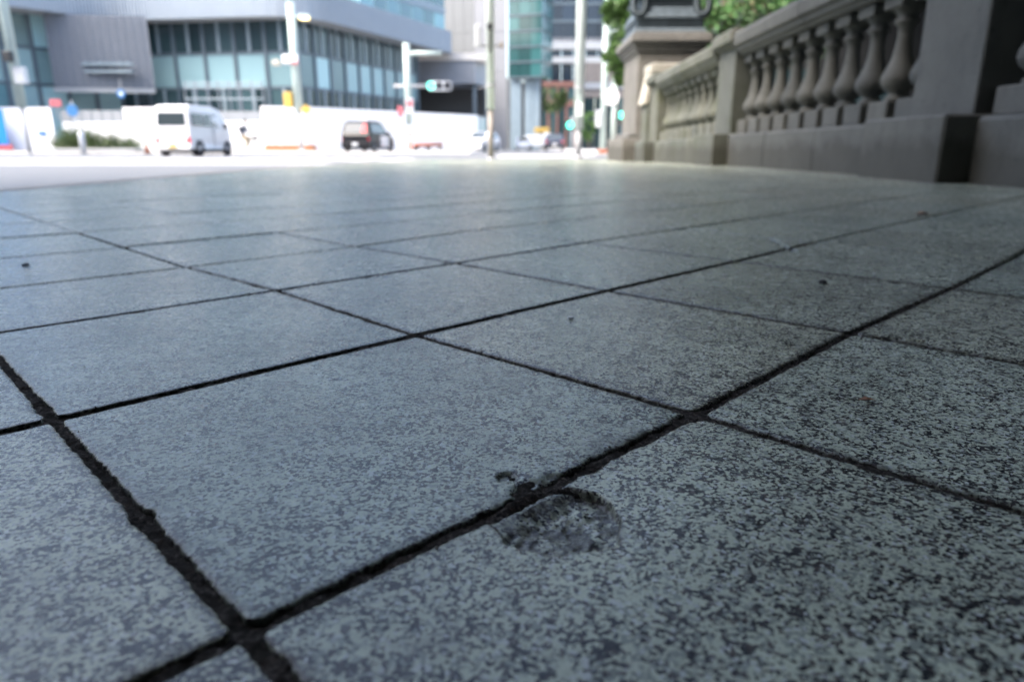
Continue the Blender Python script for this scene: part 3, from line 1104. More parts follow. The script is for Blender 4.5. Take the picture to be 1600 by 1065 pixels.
# perforated screen in front of the re-entrant corner
Y0 = 49.0
s0, s1 = at(92, 135, Y0), at(226, 137, Y0)
mb = MB()
zt = HB - .02
ps = split((s0.x - .2, Y0), (s1.x + .2, Y0 + 1.0), 12)
scr = panel_quad(ob, 'perforated_screen', ps[0], ps[-1], 4.05, zt, M['screen'], .15)
for k in range(13):
    panel_quad(scr, 'screen_rib', ps[k] - Vector((.03, 0)), ps[k] + Vector((.03, 0)), 4.1, zt - .05, M['canopy'], .05, .05)
for r_ in range(22):
    z = 4.25 + r_ * .195
    panel_quad(scr, 'screen_slat', ps[0], ps[-1], z, z + .06, M['canopy'], .03, .03)
panel_quad(ob, 'screen_sill', ps[0] + Vector((-.1, 0)), ps[-1], 3.75, 4.04, M['band'], .4, .15)
lt = at(125, 102, Y0 - .1), at(205, 102, Y0 - .1)
for k in range(15):      # a line of raised pale characters, too blurred to read
    x = lt[0].x + (lt[1].x - lt[0].x) * k / 15
    MB().bbox(x, x + .17, Y0 + .05, Y0 + .4, 5.42, 5.42 + .16 + .08 * (k % 2), .01).build('raised_character', M['frame'], scr)
MB().bbox(lt[0].x + .1, lt[1].x - .1, Y0 + .05, Y0 + .45, 4.98, 5.12, .01).build('raised_bar', M['frame'], scr)

# setback glass storeys above the fascia
up = [(-40, 60), (-22, 60), (-12.5, 62), (-6.6, 74)]
for (p0, p1), n in zip(zip(up[:-1], up[1:]), (7, 5, 7)):
    q_ = split(p0, p1, n)
    for k in range(n):
        for z in (10.5, 13.3, 16.1, 18.9):
            panel_quad(ob, 'upper_pane', q_[k], q_[k + 1], z + .1, z + 2.2, M['teal'], .1, 0, .08)
            panel_quad(ob, 'floor_band', q_[k], q_[k + 1], z + 2.25, z + 2.85, M['frame'], .3, .06)

# pale stone tower with a dark entrance canopy
tw = thing('stone_tower', 'pale grey stone tower with a lit-coloured corner face rising past the top of the frame', 'building')
c0, c1, c2 = at(665, 100, 84), at(742, 100, 80), at(791, 100, 80)
for k in range(5):
    for r_ in range(7):
        qs = split((c0.x, c0.y), (c1.x, c1.y), 5)
        panel_quad(tw, 'stone_panel', qs[k], qs[k + 1], .1 + 6 * r_, 6 * r_ + 6.07, M['paletower'], 2.0, 0, .02)
for r_ in range(10):
    panel_quad(tw, 'lit_face_panel', (c1.x + .03, c1.y - .3), (c2.x, c2.y - .3), .1 + 4 * r_, 4 * r_ + 4.07, M['litface'], 1.2)  # lit side of the tower, its light put into the colour
cy = thing('entrance_canopy', 'grey box canopy with a beige roof slab over a dark entrance beside the pale tower', 'canopy')
a, b, c_ = at(640, 110, 70), at(742, 110, 70), at(764, 112, 74)
za, zb, zs = at(700, 131, 70).z, at(700, 95, 70).z, at(700, 84, 70).z
panel_quad(cy, 'canopy_box', (a.x, 70), (b.x, 70), za, zb, M['canopy'], 6)
panel_quad(cy, 'canopy_side', (b.x + .01, 70), (c_.x, 74), za, zb, M['band'], 1.5)
panel_quad(cy, 'roof_slab', (a.x - .3, 69.6), (c_.x + .2, 69.9), zb + .01, zs, M['lightpave'], 7)
panel_quad(cy, 'entrance_wall', (a.x, 75.5), (c_.x, 75.5), .1, za - .01, M['dark'], .3)
for k in range(5):
    x = a.x + (b.x - a.x) * (k + .1) / 5
    panel_quad(cy, 'door_pane', (x + .1, 74.8), (x + 1.15, 74.8), .1, 2.6, M['window'], .1)
MB().box(c_.x - .3, c_.x + .2, 70.4, 71, .1, za - .01).build('canopy_column', M['darkframe'], cy)
MB().box(b.x - .25, b.x + .1, 70.4, 70.8, .1, za - .01).build('canopy_column', M['darkframe'], cy)

# green glass tower on columns
gt = thing('green_glass_tower', 'teal green curtain-walled tower raised on columns in the middle distance', 'building')
x0, x1, Yg = at(794, 60, 105).x, at(846, 60, 105).x, 105
zu = at(820, 122, Yg).z
k = 0
z = zu
while z < zu + 32:
    qs = split((x0, Yg), (x1, Yg - 1.5), 3)
    for t in range(3):
        panel_quad(gt, 'curtain_pane', qs[t], qs[t + 1], z + .12, z + 1.9, M['tealtower'], 6.0, 0, .03)
    panel_quad(gt, 'floor_band', qs[0], qs[-1], z - .12, z + .1, M['darkframe'], .4, .12)
    z += 2.02
for px, wd in ((789, .7), (806, .8), (826, .6), (838, .5)):
    q_ = at(px, 170, Yg + 1)
    MB().bbox(q_.x - wd, q_.x + wd, Yg + .2, Yg + 1.4, ROADZ, zu - .02, .05).build('column', M['frame'] if px > 800 else M['paletower'], gt)
panel_quad(gt, 'back_wall', (x0 - 1, Yg + 7), (x1 + .5, Yg + 7), .0, zu, M['dark'], .3)

# dark blue tower at the end of the street
bt = thing('blue_glass_tower', 'dark blue glass tower with pale floor bands closing the far street', 'building')
Yb = 135
x0, x1 = at(840, 60, Yb).x, at(1010, 60, Yb).x
zl = at(880, 62, Yb).z
for r_ in range(10):
    z = zl + 2.9 * r_ + .3
    qs = split((x0, Yb), (x1, Yb), 9)
    for t in range(9):
        panel_quad(bt, 'curtain_pane', qs[t], qs[t + 1], z, z + 2.5, M['bluetower'], 8, 0, .06)
    panel_quad(bt, 'spandrel_strip', qs[0], qs[-1], z + 2.52, z + 2.88, M['darkframe'], .5, .1)
for ya, yb_ in ((66, 78), (90, 99)):
    panel_quad(bt, 'floor_band', (x0, Yb), (x1, Yb), at(880, yb_, Yb).z, at(880, ya, Yb).z, M['band'], 2, .5)
for ya, yb_ in ((79, 89), (100, 128)):
    qs = split((x0, Yb), (x1, Yb), 9)
    for t in range(9):
        panel_quad(bt, 'window_pane', qs[t], qs[t + 1], at(880, yb_, Yb).z, at(880, ya, Yb).z, M['bluetower'], 1, 0, .08)
sh = thing('brick_arcade', 'low red brown shopping arcade with dark shopfronts below the blue tower', 'building')
Ys = 128
x0, x1 = at(828, 150, Ys).x, at(914, 150, Ys).x
for ya, yb_, m_, nm in ((128, 136, 'brick', 'brick_band'), (157, 166, 'brick', 'brick_band')):
    panel_quad(sh, nm, (x0, Ys), (x1, Ys), at(870, yb_, Ys).z, at(870, ya, Ys).z, M[m_], 3, .3)
qs = split((x0, Ys), (x1, Ys), 6)
for t in range(6):
    panel_quad(sh, 'shop_window', qs[t], qs[t + 1], at(870, 156, Ys).z, at(870, 137, Ys).z, M['window'], 1, 0, .2)
    panel_quad(sh, 'shopfront', qs[t], qs[t + 1], .0, at(870, 167, Ys).z, M['window'], 1, 0, .2)
    MB().box(qs[t].x - .2, qs[t].x + .2, Ys - .2, Ys + .3, 0, at(870, 129, Ys).z).build('shop_pier', M['brick'], sh)
bw = thing('beige_building', 'beige office building with pale sills seen between the street poles', 'building')
Yw = 95
x0, x1 = at(912, 130, Yw).x, at(1005, 130, Yw).x
for r_, (ya, yb_) in enumerate(((98, 129), (140, 152))):
    qs = split((x0, Yw), (x1, Yw), 5)
    for t in range(5):
        panel_quad(bw, 'wall_panel', qs[t], qs[t + 1], at(925, yb_, Yw).z, at(925, ya, Yw).z, M['beige'], 2, 0, .02)
panel_quad(bw, 'sill', (x0, Yw), (x1, Yw), at(925, 139.5, Yw).z, at(925, 129.5, Yw).z, M['band'], 2.2, .2)
qs = split((x0, Yw), (x1, Yw), 5)
for t in range(5):
    panel_quad(bw, 'shopfront', qs[t], qs[t + 1], -.02, at(925, 153, Yw).z, M['window'], 1, 0, .12)

# dark riverside block beyond the balustrade, and the block behind the camera
rv = thing('riverside_building', 'dark grey riverside building in shade behind the balusters', 'building')
MB().box(8, 60, 26, 40, ROADZ, 24).build('wall', M['dark'], rv)
me = MB().box(-.9, .9, -.12, .02, 0, 1.6).mesh('window', M['window'])
for k in range(16):
    for r_ in range(6):
        o = link('window', me, rv)
        o.location = (9.6 + 3 * k, 26, 1.2 + 3.6 * r_)
wb = thing('bank_building', 'grey bank-side building behind the viewpoint', 'building')
MB().box(-70, 80, -78, -62, -6, 26).build('wall', M['canopy'], wb)
sb_ = thing('side_building', 'tall grey building across the carriageway left of the frame', 'building')
MB().box(-70, -34, -40, 18, ROADZ, 22).build('wall', M['canopy'], sb_)

# ------------------------------------------------------------------ white hoarding, gate, low walls
def hoarding(label, pts, ztop, nsplit, m=M['white'], z0=.02):
    t_ = thing('hoarding', label, 'hoarding', (0, 0, 0), 0, 'white site hoarding')
    for (p0, p1), n in zip(zip(pts[:-1], pts[1:]), nsplit):
        q_ = split(p0, p1, n)
        for k in range(n):
            panel_quad(t_, 'hoarding_panel', q_[k], q_[k + 1], z0, ztop, m, .05, 0, .006)
            panel_quad(t_, 'post', q_[k] + Vector((-.04, .1)), q_[k] + Vector((.04, .1)), z0, ztop - .1, M['pole'], .06)
        panel_quad(t_, 'top_rail', q_[0], q_[-1], ztop + .003, ztop + .05, m, .07, .01)
    return t_


Yh = 45.5
f1 = at(410, 200, Yh)
f2 = at(478, 200, 46.0)
f3 = at(746, 205, 58)
hr = hoarding('long white site hoarding running behind the black taxi', [(f1.x, Yh), (f2.x, 46.0), (f3.x, 58)], 2.62, (2, 10))
panel_quad(hr, 'end_panel', (f3.x + .02, 58), (f3.x + .6, 60.5), .02, 2.62, M['silver'], .05)
a, b = at(-70, 200, Yh), at(84, 200, Yh)
hl = hoarding('white site hoarding at the far left behind the leaning pole', [(a.x, Yh), (b.x, Yh)], 2.55, (6,))
bl = at(67, 209, Yh - .06)
MB().box(bl.x - .25, bl.x + .25, Yh - .075, Yh - .055, bl.z - .14, bl.z + .14).build('blue_notice', M['blue'], hl)
a, b = at(196, 200, Yh), at(306, 200, Yh)
hoarding('white site hoarding directly behind the white van', [(a.x, Yh), (b.x, Yh)], 2.55, (4,))
gate = thing('site_gate', 'low white folding gate behind the clipped hedge', 'gate')
a, b = at(98, 200, Yh + .8), at(195, 200, Yh + .8)
q_ = split((a.x, Yh + .8), (b.x, Yh + .8), 6)
for k in range(6):
    panel_quad(gate, 'gate_panel', q_[k], q_[k + 1], .02, 1.75, M['white'], .05, 0, .03)
    panel_quad(gate, 'gate_screen', q_[k], q_[k + 1], 1.76, 2.45, M['band'], .04, 0, .03)
lw = thing('site_wall', 'pale low wall with a grey top strip right of the white van', 'wall')
a, b = at(306, 200, Yh + 1.2), at(412, 200, Yh + 1.2)
q_ = split((a.x, Yh + 1.2), (b.x, Yh + 1.2), 4)
for k in range(4):
    panel_quad(lw, 'wall_panel', q_[k], q_[k + 1], .02, 1.82, M['white'], .06, 0, .01)
    panel_quad(lw, 'top_strip', q_[k], q_[k + 1], 1.83, 2.42, M['band'], .05, 0, .01)
# pipe gantry above the low wall
gn = thing('pipe_gantry', 'grey pipe scaffold above the low wall right of the van', 'scaffold', (0, 0, 0))
a, b = at(290, 150, 47.2), at(412, 150, 47.2)
for z in (3.2, 3.9, 4.15):
    MB().tube((a.x, 47.2, z), (b.x, 47.2, z), .05, n=8).build('rail', M['frame'], gn)
for k in range(8):
    x = a.x + (b.x - a.x) * k / 7
    MB().tube((x, 47.2, .05), (x, 47.2, 4.3), .045, n=8).build('post', M['canopy'], gn)
bs = thing('blue_banner', 'blue sheet with a red foot at the left edge of the white hoarding', 'banner')
a, b = at(-60, 200, 44.6), at(8, 200, 44.6)
panel_quad(bs, 'sheet', (a.x, 44.6), (b.x, 44.6), .36, 2.45, M['bluefence'], .08)
panel_quad(bs, 'foot', (a.x, 44.6), (b.x + .25, 44.6), .02, .35, M['pink'], .12, .03)


# ------------------------------------------------------------------ foliage
def leaves(n, pos_fn, size, droop=0.0):
    vs_, fs_ = [], []
    for k in range(n):
        p = Vector(pos_fn())
        s = size * random.uniform(.6, 1.3)
        d = Vector((random.gauss(0, 1), random.gauss(0, 1), random.gauss(0, .6) - droop)).normalized()
        e = d.cross(Vector((random.gauss(0, 1), random.gauss(0, 1), random.gauss(0, 1)))).normalized()
        o = len(vs_)
        vs_ += [p - d * s, p + e * s * .42 - d * s * .1, p + d * s, p - e * s * .42 - d * s * .1]
        fs_.append((o, o + 1, o + 2, o + 3))
    return MB().add(vs_, fs_)


def clumps(cs, sub):
    out = []
    for c, r in cs:
        for k in range(sub):
            d = Vector((random.gauss(0, 1), random.gauss(0, 1), random.gauss(0, 1))).normalized() * random.uniform(.3, 1) * r
            out.append((Vector(c) + d, r * random.uniform(.22, .42)))
    return out


def crown_fn(cl):
    def f():
        c, r = random.choice(cl)
        return c + Vector((random.gauss(0, .5), random.gauss(0, .5), random.gauss(0, .5))) * r
    return f


t1 = thing('street_tree', 'leafy green street tree with drooping branches beside the bronze lamp base', 'tree', (5.6, 24, ROADZ))
tr = MB()
tr.tube((0, 0, 0), (-.15, 0, 2.6), .2, .15)
tr.tube((-.15, 0, 2.6), (-1.5, -.2, 5.2), .12, .05)
tr.tube((-.15, 0, 2.6), (1.0, .3, 5.6), .12, .05)
tr.tube((-.15, 0, 2.6), (-.1, .2, 6.6), .12, .05)
tr.build('trunk', M['bark'], t1, True)
cl = clumps([((-1.0, 0, 6.8), 1.5), ((.4, .4, 6.6), 2.0), ((-1.1, -.2, 5.2), 1.0), ((1.0, 0, 5.2), 1.5)], 26)
for px, py, r_ in ((985, 15, .55), (975, 40, .5), (968, 70, .5), (964, 95, .48), (972, 112, .36), (990, 70, .5), (1000, 30, .6), (960, 20, .3), (982, 95, .4), (968, 125, .22), (950, 12, .3), (948, 30, .2), (954, 88, .3), (992, 50, .5), (978, 5, .6)):
    q_ = at(px, py, 23.6)
    cl += clumps([((q_.x - 5.6, -.4, q_.z - ROADZ), r_ * .8)], 22)
leaves(16000, crown_fn(cl), .075, .6).build('crown', M['leaf'], t1, fix=False)
t2 = thing('riverside_tree', 'bushy green tree tinged with red leaves rising behind the stone rail', 'tree', (6.6, 20.2, ROADZ))
tr = MB()
tr.tube((0, 0, 0), (.1, 0, 2.6), .16, .1)
tr.tube((.1, 0, 2.6), (-1.0, 0, 4.0), .08, .03)
tr.tube((.1, 0, 2.6), (1.2, 0, 4.4), .08, .03)
tr.build('trunk', M['bark'], t2, True)
cl = clumps([((-1.1, 0, 3.6), .75), ((-.2, 0, 4.4), 1.0), ((.9, 0, 4.0), 1.0), ((1.8, .2, 4.6), 1.1), ((.2, .3, 5.4), 1.4), ((1.0, 0, 3.2), .8), ((-.4, 0, 3.0), .6), ((-1.6, 0, 3.1), .5), ((-1.7, -.1, 3.9), .7)], 22)
leaves(15000, crown_fn(cl), .07, .2).build('crown', M['leaf2'], t2, fix=False)
hd = thing('clipped_hedge', 'low dark green clipped hedge in front of the white site gate', 'hedge', (0, 0, 0))
Yd = 39.0
cl = []
for px, zt_ in ((92, .55), (106, .85), (122, .95), (140, .92), (158, .72), (176, .62), (194, .55), (208, .45)):
    q_ = at(px, 215, Yd)
    for z in np.arange(.12, zt_, .22):
        cl.append((Vector((q_.x, Yd, z)), .46))
leaves(11000, crown_fn(cl), .06).build('foliage', M['hedge'], hd, fix=False)
a, b = at(84, 215, Yd), at(218, 215, Yd)
MB().bbox(a.x, b.x, Yd - .7, Yd + .6, .0, .13, .02).build('planter_edge', M['pole'], hd)
st = thing('planting_strip', 'low brown planting strip at the foot of the street lamp pole', 'planter')
a, b = at(415, 232, 44.2), at(492, 232, 44.2)
MB().bbox(a.x, b.x, 43.9, 44.8, .0, .22, .03).build('edging', M['rust'], st)
leaves(900, lambda: (random.uniform(a.x, b.x), random.uniform(43.9, 44.7), random.uniform(.2, .34)), .06).build('plants', M['rust'], st, fix=False)
# greenery in front of the far arcade
t3 = thing('far_street_tree', 'small dark green tree in front of the red brown arcade', 'tree', (*at(860, 200, 118)[:2], 0))
MB().tube((0, 0, 0), (0, 0, 5), .2, .1).build('trunk', M['bark'], t3)
cl = clumps([((0, 0, 7.2), 2.2), ((2.4, 0, 7.4), 2.0), ((4.6, 0, 7), 1.6), ((-1.8, 0, 7.6), 1.3)], 10)
leaves(5000, crown_fn(cl), .22).build('crown', M['hedge'], t3, fix=False)
t4 = thing('clipped_street_bush', 'light green tall bush beneath the beige building', 'bush', (*at(920, 205, 86)[:2], 0))
MB().tube((0, 0, 0), (0, 0, 2), .12, .08).build('trunk', M['bark'], t4)
cl = clumps([((0, 0, 3.2), 1.0), ((0, 0, 1.8), .8), ((.9, 0, 2.6), .8)], 10)
leaves(3000, crown_fn(cl), .14).build('crown', M['leaf'], t4, fix=False)


# ------------------------------------------------------------------ poles and signals
def pole(label, px_b, Y, segs, base_z=ROADZ, name='street_pole', cat='pole', group=None):
    b_ = at(px_b, 236, Y)
    t_ = thing(name, label, cat, (b_.x, Y, base_z), 0, group)
    for z0, z1, r, m_ in segs:
        MB().tube((0, 0, z0), (0, 0, z1), r, r * .95, 14).build('pole', M[m_], t_, True)
    MB().lathe([(segs[0][2] * 1.5, 0), (segs[0][2] * 1.5, .06), (segs[0][2], .12)], 14).build('base_collar', M['pole'], t_)
    return t_


def zof(px, py, Y, base=ROADZ):
    return at(px, py, Y).z - base


# leaning-in-perspective pole at the far left
P1 = pole('tall pale pole with a grey foot and small box before the left hoarding', 47, 30, [(0, 1.9, .075, 'pole'), (1.9, 13, .19, 'mint_sun')])
MB().bbox(.08, .52, -.28, -.02, zof(33, 132, 30), zof(33, 106, 30), .02).build('control_box', M['silver'], P1)
MB().bbox(-.12, .2, -.45, -.2, zof(28, 98, 30), zof(28, 82, 30), .03).build('camera_unit', M['dark'], P1)
MB().tube((0, -.2, zof(28, 94, 30)), (.1, 0, zof(28, 92, 30)), .04).build('bracket', M['pole'], P1)
# street lamp
P2 = pole('pale street lamp pole with a lit yellowish lamp, beside the brown planting strip', 472, 42.5, [(0, 2.2, .13, 'pole'), (2.2, 8.0, .24, 'mint_sun')], 0, 'street_lamp', 'street lamp')
zt = zof(465, 27, 42.5, 0)
MB().tube((0, 0, zt - .1), (.55, -.1, zt), .05).build('arm', M['mint_sun'], P2)
MB().bbox(.4, 1.1, -.28, .08, zt - .05, zt + .1, .04).build('lamp_head', M['mint_sun'], P2)
MB().bbox(.5, 1.02, -.24, .04, zt - .16, zt - .052, .03).build('lamp_lens', M['lamp'], P2)
z = zof(460, 95, 42.5, 0)
MB().bbox(-.6, .28, -.42, -.28, z - .18, z + .25, .03).build('sign_plate', M['white'], P2)
MB().bbox(-.1, .3, -.435, -.423, z - .25, z - .10, .004).build('red_plate', M['pink'], P2)
z = zof(456, 157, 42.5, 0)
MB().bbox(-.75, -.26, -.3, .05, z - .42, z + .42, .04).build('yellow_box', M['yellow'], P2)
z = zof(492, 172, 42.5, 0)
MB().prism([(.5, z - .3), (.5 + .34, z), (.5, z + .3), (.5 - .34, z)], -.3, -.26, 'y').build('warning_plate', M['yellow'], P2)
MB().tube((0, -.2, z), (.5, -.26, z), .03).build('plate_bracket', M['pole'], P2)
z = zof(445, 98, 42.5, 0)
MB().bbox(-1.25, -.8, -.3, 0, z - .2, z + .1, .04).build('speaker_horn', M['cream'], P2)
MB().tube((-.9, -.1, z - .1), (0, -.1, z - .1), .03).build('horn_bracket', M['pole'], P2)

# traffic signal mast
P3 = pole('pale signal mast with an arm and a horizontal traffic signal showing green', 641, 44, [(0, 1.6, .11, 'pole'), (1.6, 6.1, .2, 'mint_sun')], 0, 'traffic_signal', 'traffic signal')
zt = zof(638, 84, 44, 0)
MB().tube((-.0, 0, zt), (2.1, 0, zt + .02), .13, .1, 12).build('mast_arm', M['mint_sun'], P3, True)
z = zof(670, 135, 44, 0)
MB().tube((-.85, 0, z), (1.1, 0, z), .09, n=10).build('signal_arm', M['pole'], P3, True)


def signal_head(parent, cx, cy, z, s=.2, lit=0):
    n = 24
    out = []
    for k in range(n + 1):
        a_ = math.pi / 2 + math.pi * k / n
        out.append((cx + s * .1 + 1.2 * s * math.cos(a_), z + 1.2 * s * math.sin(a_)))
    for k in range(n + 1):
        a_ = -math.pi / 2 + math.pi * k / n
        out.append((cx + s * 4.5 + 1.2 * s * math.cos(a_), z + 1.2 * s * math.sin(a_)))
    hd_ = MB().prism(out, cy - .12, cy + .12, 'y').build('signal_housing', M['silver'], parent)
    for k in range(3):
        x = cx + s * .1 + k * s * 2.2
        b_ = MB().tube((x, cy - .121, z), (x, cy - .15, z), s * .95, n=20)
        b_.build('signal_lens', M['green'] if k == lit else M['lens'], hd_)
        v_ = MB()
        for q2 in range(10):
            a0, a1 = math.pi * q2 / 10, math.pi * (q2 + 1) / 10
            v_.add([(x + s * math.cos(a0), cy - .12, z + s * math.sin(a0)), (x + s * math.cos(a1), cy - .12, z + s * math.sin(a1)),
                    (x + s * math.cos(a1), cy - .36, z + s * math.sin(a1)), (x + s * math.cos(a0), cy - .36, z + s * math.sin(a0))], [(0, 1, 2, 3)])
        v_.build('signal_visor', M['silver'], hd_)


xs = at(674, 135, 44).x - at(641, 236, 44).x
signal_head(P3, xs - .02, -.05, z, .225)
z = zof(643, 165, 44, 0)
MB().bbox(-.1, .36, -.45, -.2, z - .5, z + .35, .03).build('pedestrian_signal', M['silver'], P3)
MB().bbox(-.04, .3, -.47, -.452, z - .1, z + .25, .005).build('pedestrian_lens', M['pink'], P3)
z = zof(630, 175, 44, 0)
MB().bbox(-.62, -.3, -.3, -.24, z - .3, z + .3, .01).build('sign_plate', M['pink'], P3)
MB().tube((-.4, -.24, z), (0, 0, z), .03).build('plate_bracket', M['pole'], P3)
bol = thing('orange_post', 'slim orange rubber post at the foot of the signal mast', 'bollard', (at(642, 236, 43.2).x, 43.2, .0))
MB().lathe([(.17, 0), (.17, .05), (.09, .07), (.085, 1.0), (.05, 1.05)], 14).build('post', M['orange'], bol, True)
MB().lathe([(.091, .6), (.091, .75)], 14, caps=False).build('reflective_band', M['paint'], bol)
brr = thing('orange_barrier', 'low orange barrier bar lying between the orange post and the hoarding end', 'barrier', (0, 0, 0))
a, b = at(648, 231, 45), at(690, 228, 47)
MB().tube((a.x, 45, .32), (b.x, 47, .38), .13, n=10).build('bar', M['orange'], brr, True)
for q_ in (0.05, .5, .95):
    p = Vector((a.x, 45, 0)).lerp(Vector((b.x, 47, 0)), q_)
    MB().bbox(p.x - .15, p.x + .15, p.y - .2, p.y + .2, 0, .2, .02).build('foot', M['dark'], brr)

# central pole close to the kerb, tan below and mint above
P4 = pole('slim pole, tan below and pale above, with a small black camera', 767, 16.3, [(0, 1.15, .068, 'tan'), (1.15, 9, .095, 'mint')])
z = zof(765, 45, 16.3)
MB().bbox(-.06, .06, -.26, -.1, z - .06, z + .07, .02).build('camera', M['dark'], P4)
MB().tube((0, -.14, z - .08), (0, -.11, z - .5), .025).build('conduit', M['dark'], P4)
z = zof(765, 72, 16.3)
MB().tube((-.35, -.05, z), (.3, -.05, z), .03).build('cross_arm', M['pole'], P4)
MB().bbox(-.33, -.2, -.14, -.04, z - .05, z + .4, .02).build('box_unit', M['silver'], P4)
MB().bbox(.2, .3, -.14, -.04, z - .06, z + .06, .02).build('box_unit', M['tan'], P4)
z = zof(765, 135, 16.3)
MB().tube((0, 0, z - .02), (0, 0, z + .03), .115, n=14).build('band_clamp', M['pole'], P4)
# right-hand poles
P5 = pole('tall mint green pole standing right of the far street opening', 903, 21.5, [(0, .85, .1, 'pole'), (.85, 12, .14, 'mint')])
MB().tube((0, 0, 2.0), (0, 0, 2.05), .155, n=14).build('band_clamp', M['pole'], P5)
MB().bbox(-.1, .1, -.26, -.12, 1.2, 1.55, .02).build('control_box', M['mint'], P5)
P6 = pole('thin mint pole between the tall mint pole and the pedestal', 941, 40, [(0, 8.5, .17, 'mint_sun')])
MB().bbox(-.45, -.1, -.3, -.1, 1.4, 2.3, .03).build('control_box', M['silver'], P6)
MB().tube((0, 0, 6.2), (.9, 0, 6.4), .08).build('arm', M['mint_sun'], P6)
P7 = pole('short mint pole with a white disc sign and a green pedestrian signal nearest the pedestal', 957, 33, [(0, 3.4, .12, 'mint_sun')], name='pedestrian_signal', cat='pedestrian signal')
z = zof(952, 152, 33)
MB().tube((-.18, -.13, z), (-.18, -.17, z), .36, n=22).build('round_sign', M['white'], P7)
z = zof(968, 181, 33)
MB().bbox(.16, .56, -.25, .0, z - .42, z + .2, .03).build('signal_housing', M['dark'], P7)
MB().bbox(.22, .50, -.27, -.252, z - .13, z + .15, .01).build('signal_lens', M['green'], P7)
MB().tube((0, 0, z), (.2, 0, z), .04).build('bracket', M['pole'], P7)
rr_ = thing('red_kerb_mat', 'short red brown planting edge beside the short mint pole', 'planter')
a, b = at(938, 236, 31), at(966, 234, 32.5)
MB().bbox(a.x, b.x, 31, 32.3, ROADZ + .08, ROADZ + .26, .03).build('edging', M['orange'], rr_)
P8 = pole('distant signal pole with a round green light before the far street', 893, 76, [(0, 3.4, .12, 'pole')], name='traffic_signal', cat='traffic signal')
z = zof(891, 196, 76)
MB().bbox(-.75, .55, -.2, .1, z - .42, z + .42, .06).build('signal_housing', M['dark'], P8)
MB().tube((-.25, -.21, z), (-.25, -.24, z), .34, n=18).build('signal_lens', M['green'], P8)
# small signs on the left
s1 = thing('blue_road_sign', 'small light blue round sign on a grey post behind the hedge', 'road sign', (at(125, 236, 40.5).x, 40.5, 0))
MB().tube((0, 0, 0), (0, 0, 2.7), .05, n=10).build('post', M['silver'], s1)
z = at(125, 173, 40.4).z
MB().tube((0, -.06, z), (0, -.1, z), .32, n=20).build('sign_disc', M['blue'], s1)
s2 = thing('hanging_blue_sign', 'blue round sign with a pale ring hung under the perforated screen', 'sign', (at(190, 147, 47.6).x, 47.6, at(190, 147, 47.6).z))
MB().tube((0, 0, 0), (0, -.05, 0), .27, n=20).build('disc', M['blue'], s2)
MB().tube((0, -.051, 0), (0, -.06, 0), .10, n=16).build('ring', M['white'], s2)
MB().tube((0, .02, .3), (0, .02, .9), .03).build('hanger', M['pole'], s2)
s3 = thing('red_hoarding_sign', 'small red sign board on top of the left hoarding end', 'sign', (at(88, 166, 45.3).x, 45.3, 2.62))
MB().bbox(-.35, .35, -.03, .03, 0.02, .42, .01).build('board', M['pink'], s3)
MB().tube((0, .05, -.8), (0, .05, .4), .03).build('post', M['pole'], s3)
po = thing('grey_marker_post', 'short pale grey marker post standing in front of the clipped hedge', 'bollard', (at(131, 236, 36.6).x, 36.6, ROADZ))
MB().lathe([(.14, 0), (.14, 1.02), (.1, 1.1)], 14).build('post', M['silver'], po, True)
cn_ = thing('traffic_cone', 'red traffic cone beside the rear of the white van', 'cone', (at(231, 238, 36.2).x, 36.2, ROADZ))
MB().lathe([(.15, .04), (.04, .6), (.03, .62)], 14).build('cone', M['orange'], cn_, True)
MB().bbox(-.2, .2, -.2, .2, 0, .04, .01).build('foot', M['dark'], cn_)
for px, Y, lb in ((840, 96, 'white works barrier with a yellow top in the far street'),):
    q_ = at(px, 200, Y)
    wk = thing('works_vehicle', 'small white works truck with a yellow cab roof in the far street', 'truck', (q_.x, Y, ROADZ))
    MB().bbox(-1.6, .7, -1, 3, .5, 1.9, .08).build('body', M['whitecar'], wk)
    MB().bbox(.72, 1.7, -1, 1.2, .5, 2.2, .12).build('cab', M['whitecar'], wk)
    MB().bbox(-.4, 1.5, -.8, 1, 2.21, 2.9, .06).build('roof_box', M['yellow'], wk)
    for dx in (-1.1, 1.1):
        MB().tube((dx, -1.05, .4), (dx, -.8, .4), .4, n=16).build('wheel', M['tyre'], wk)


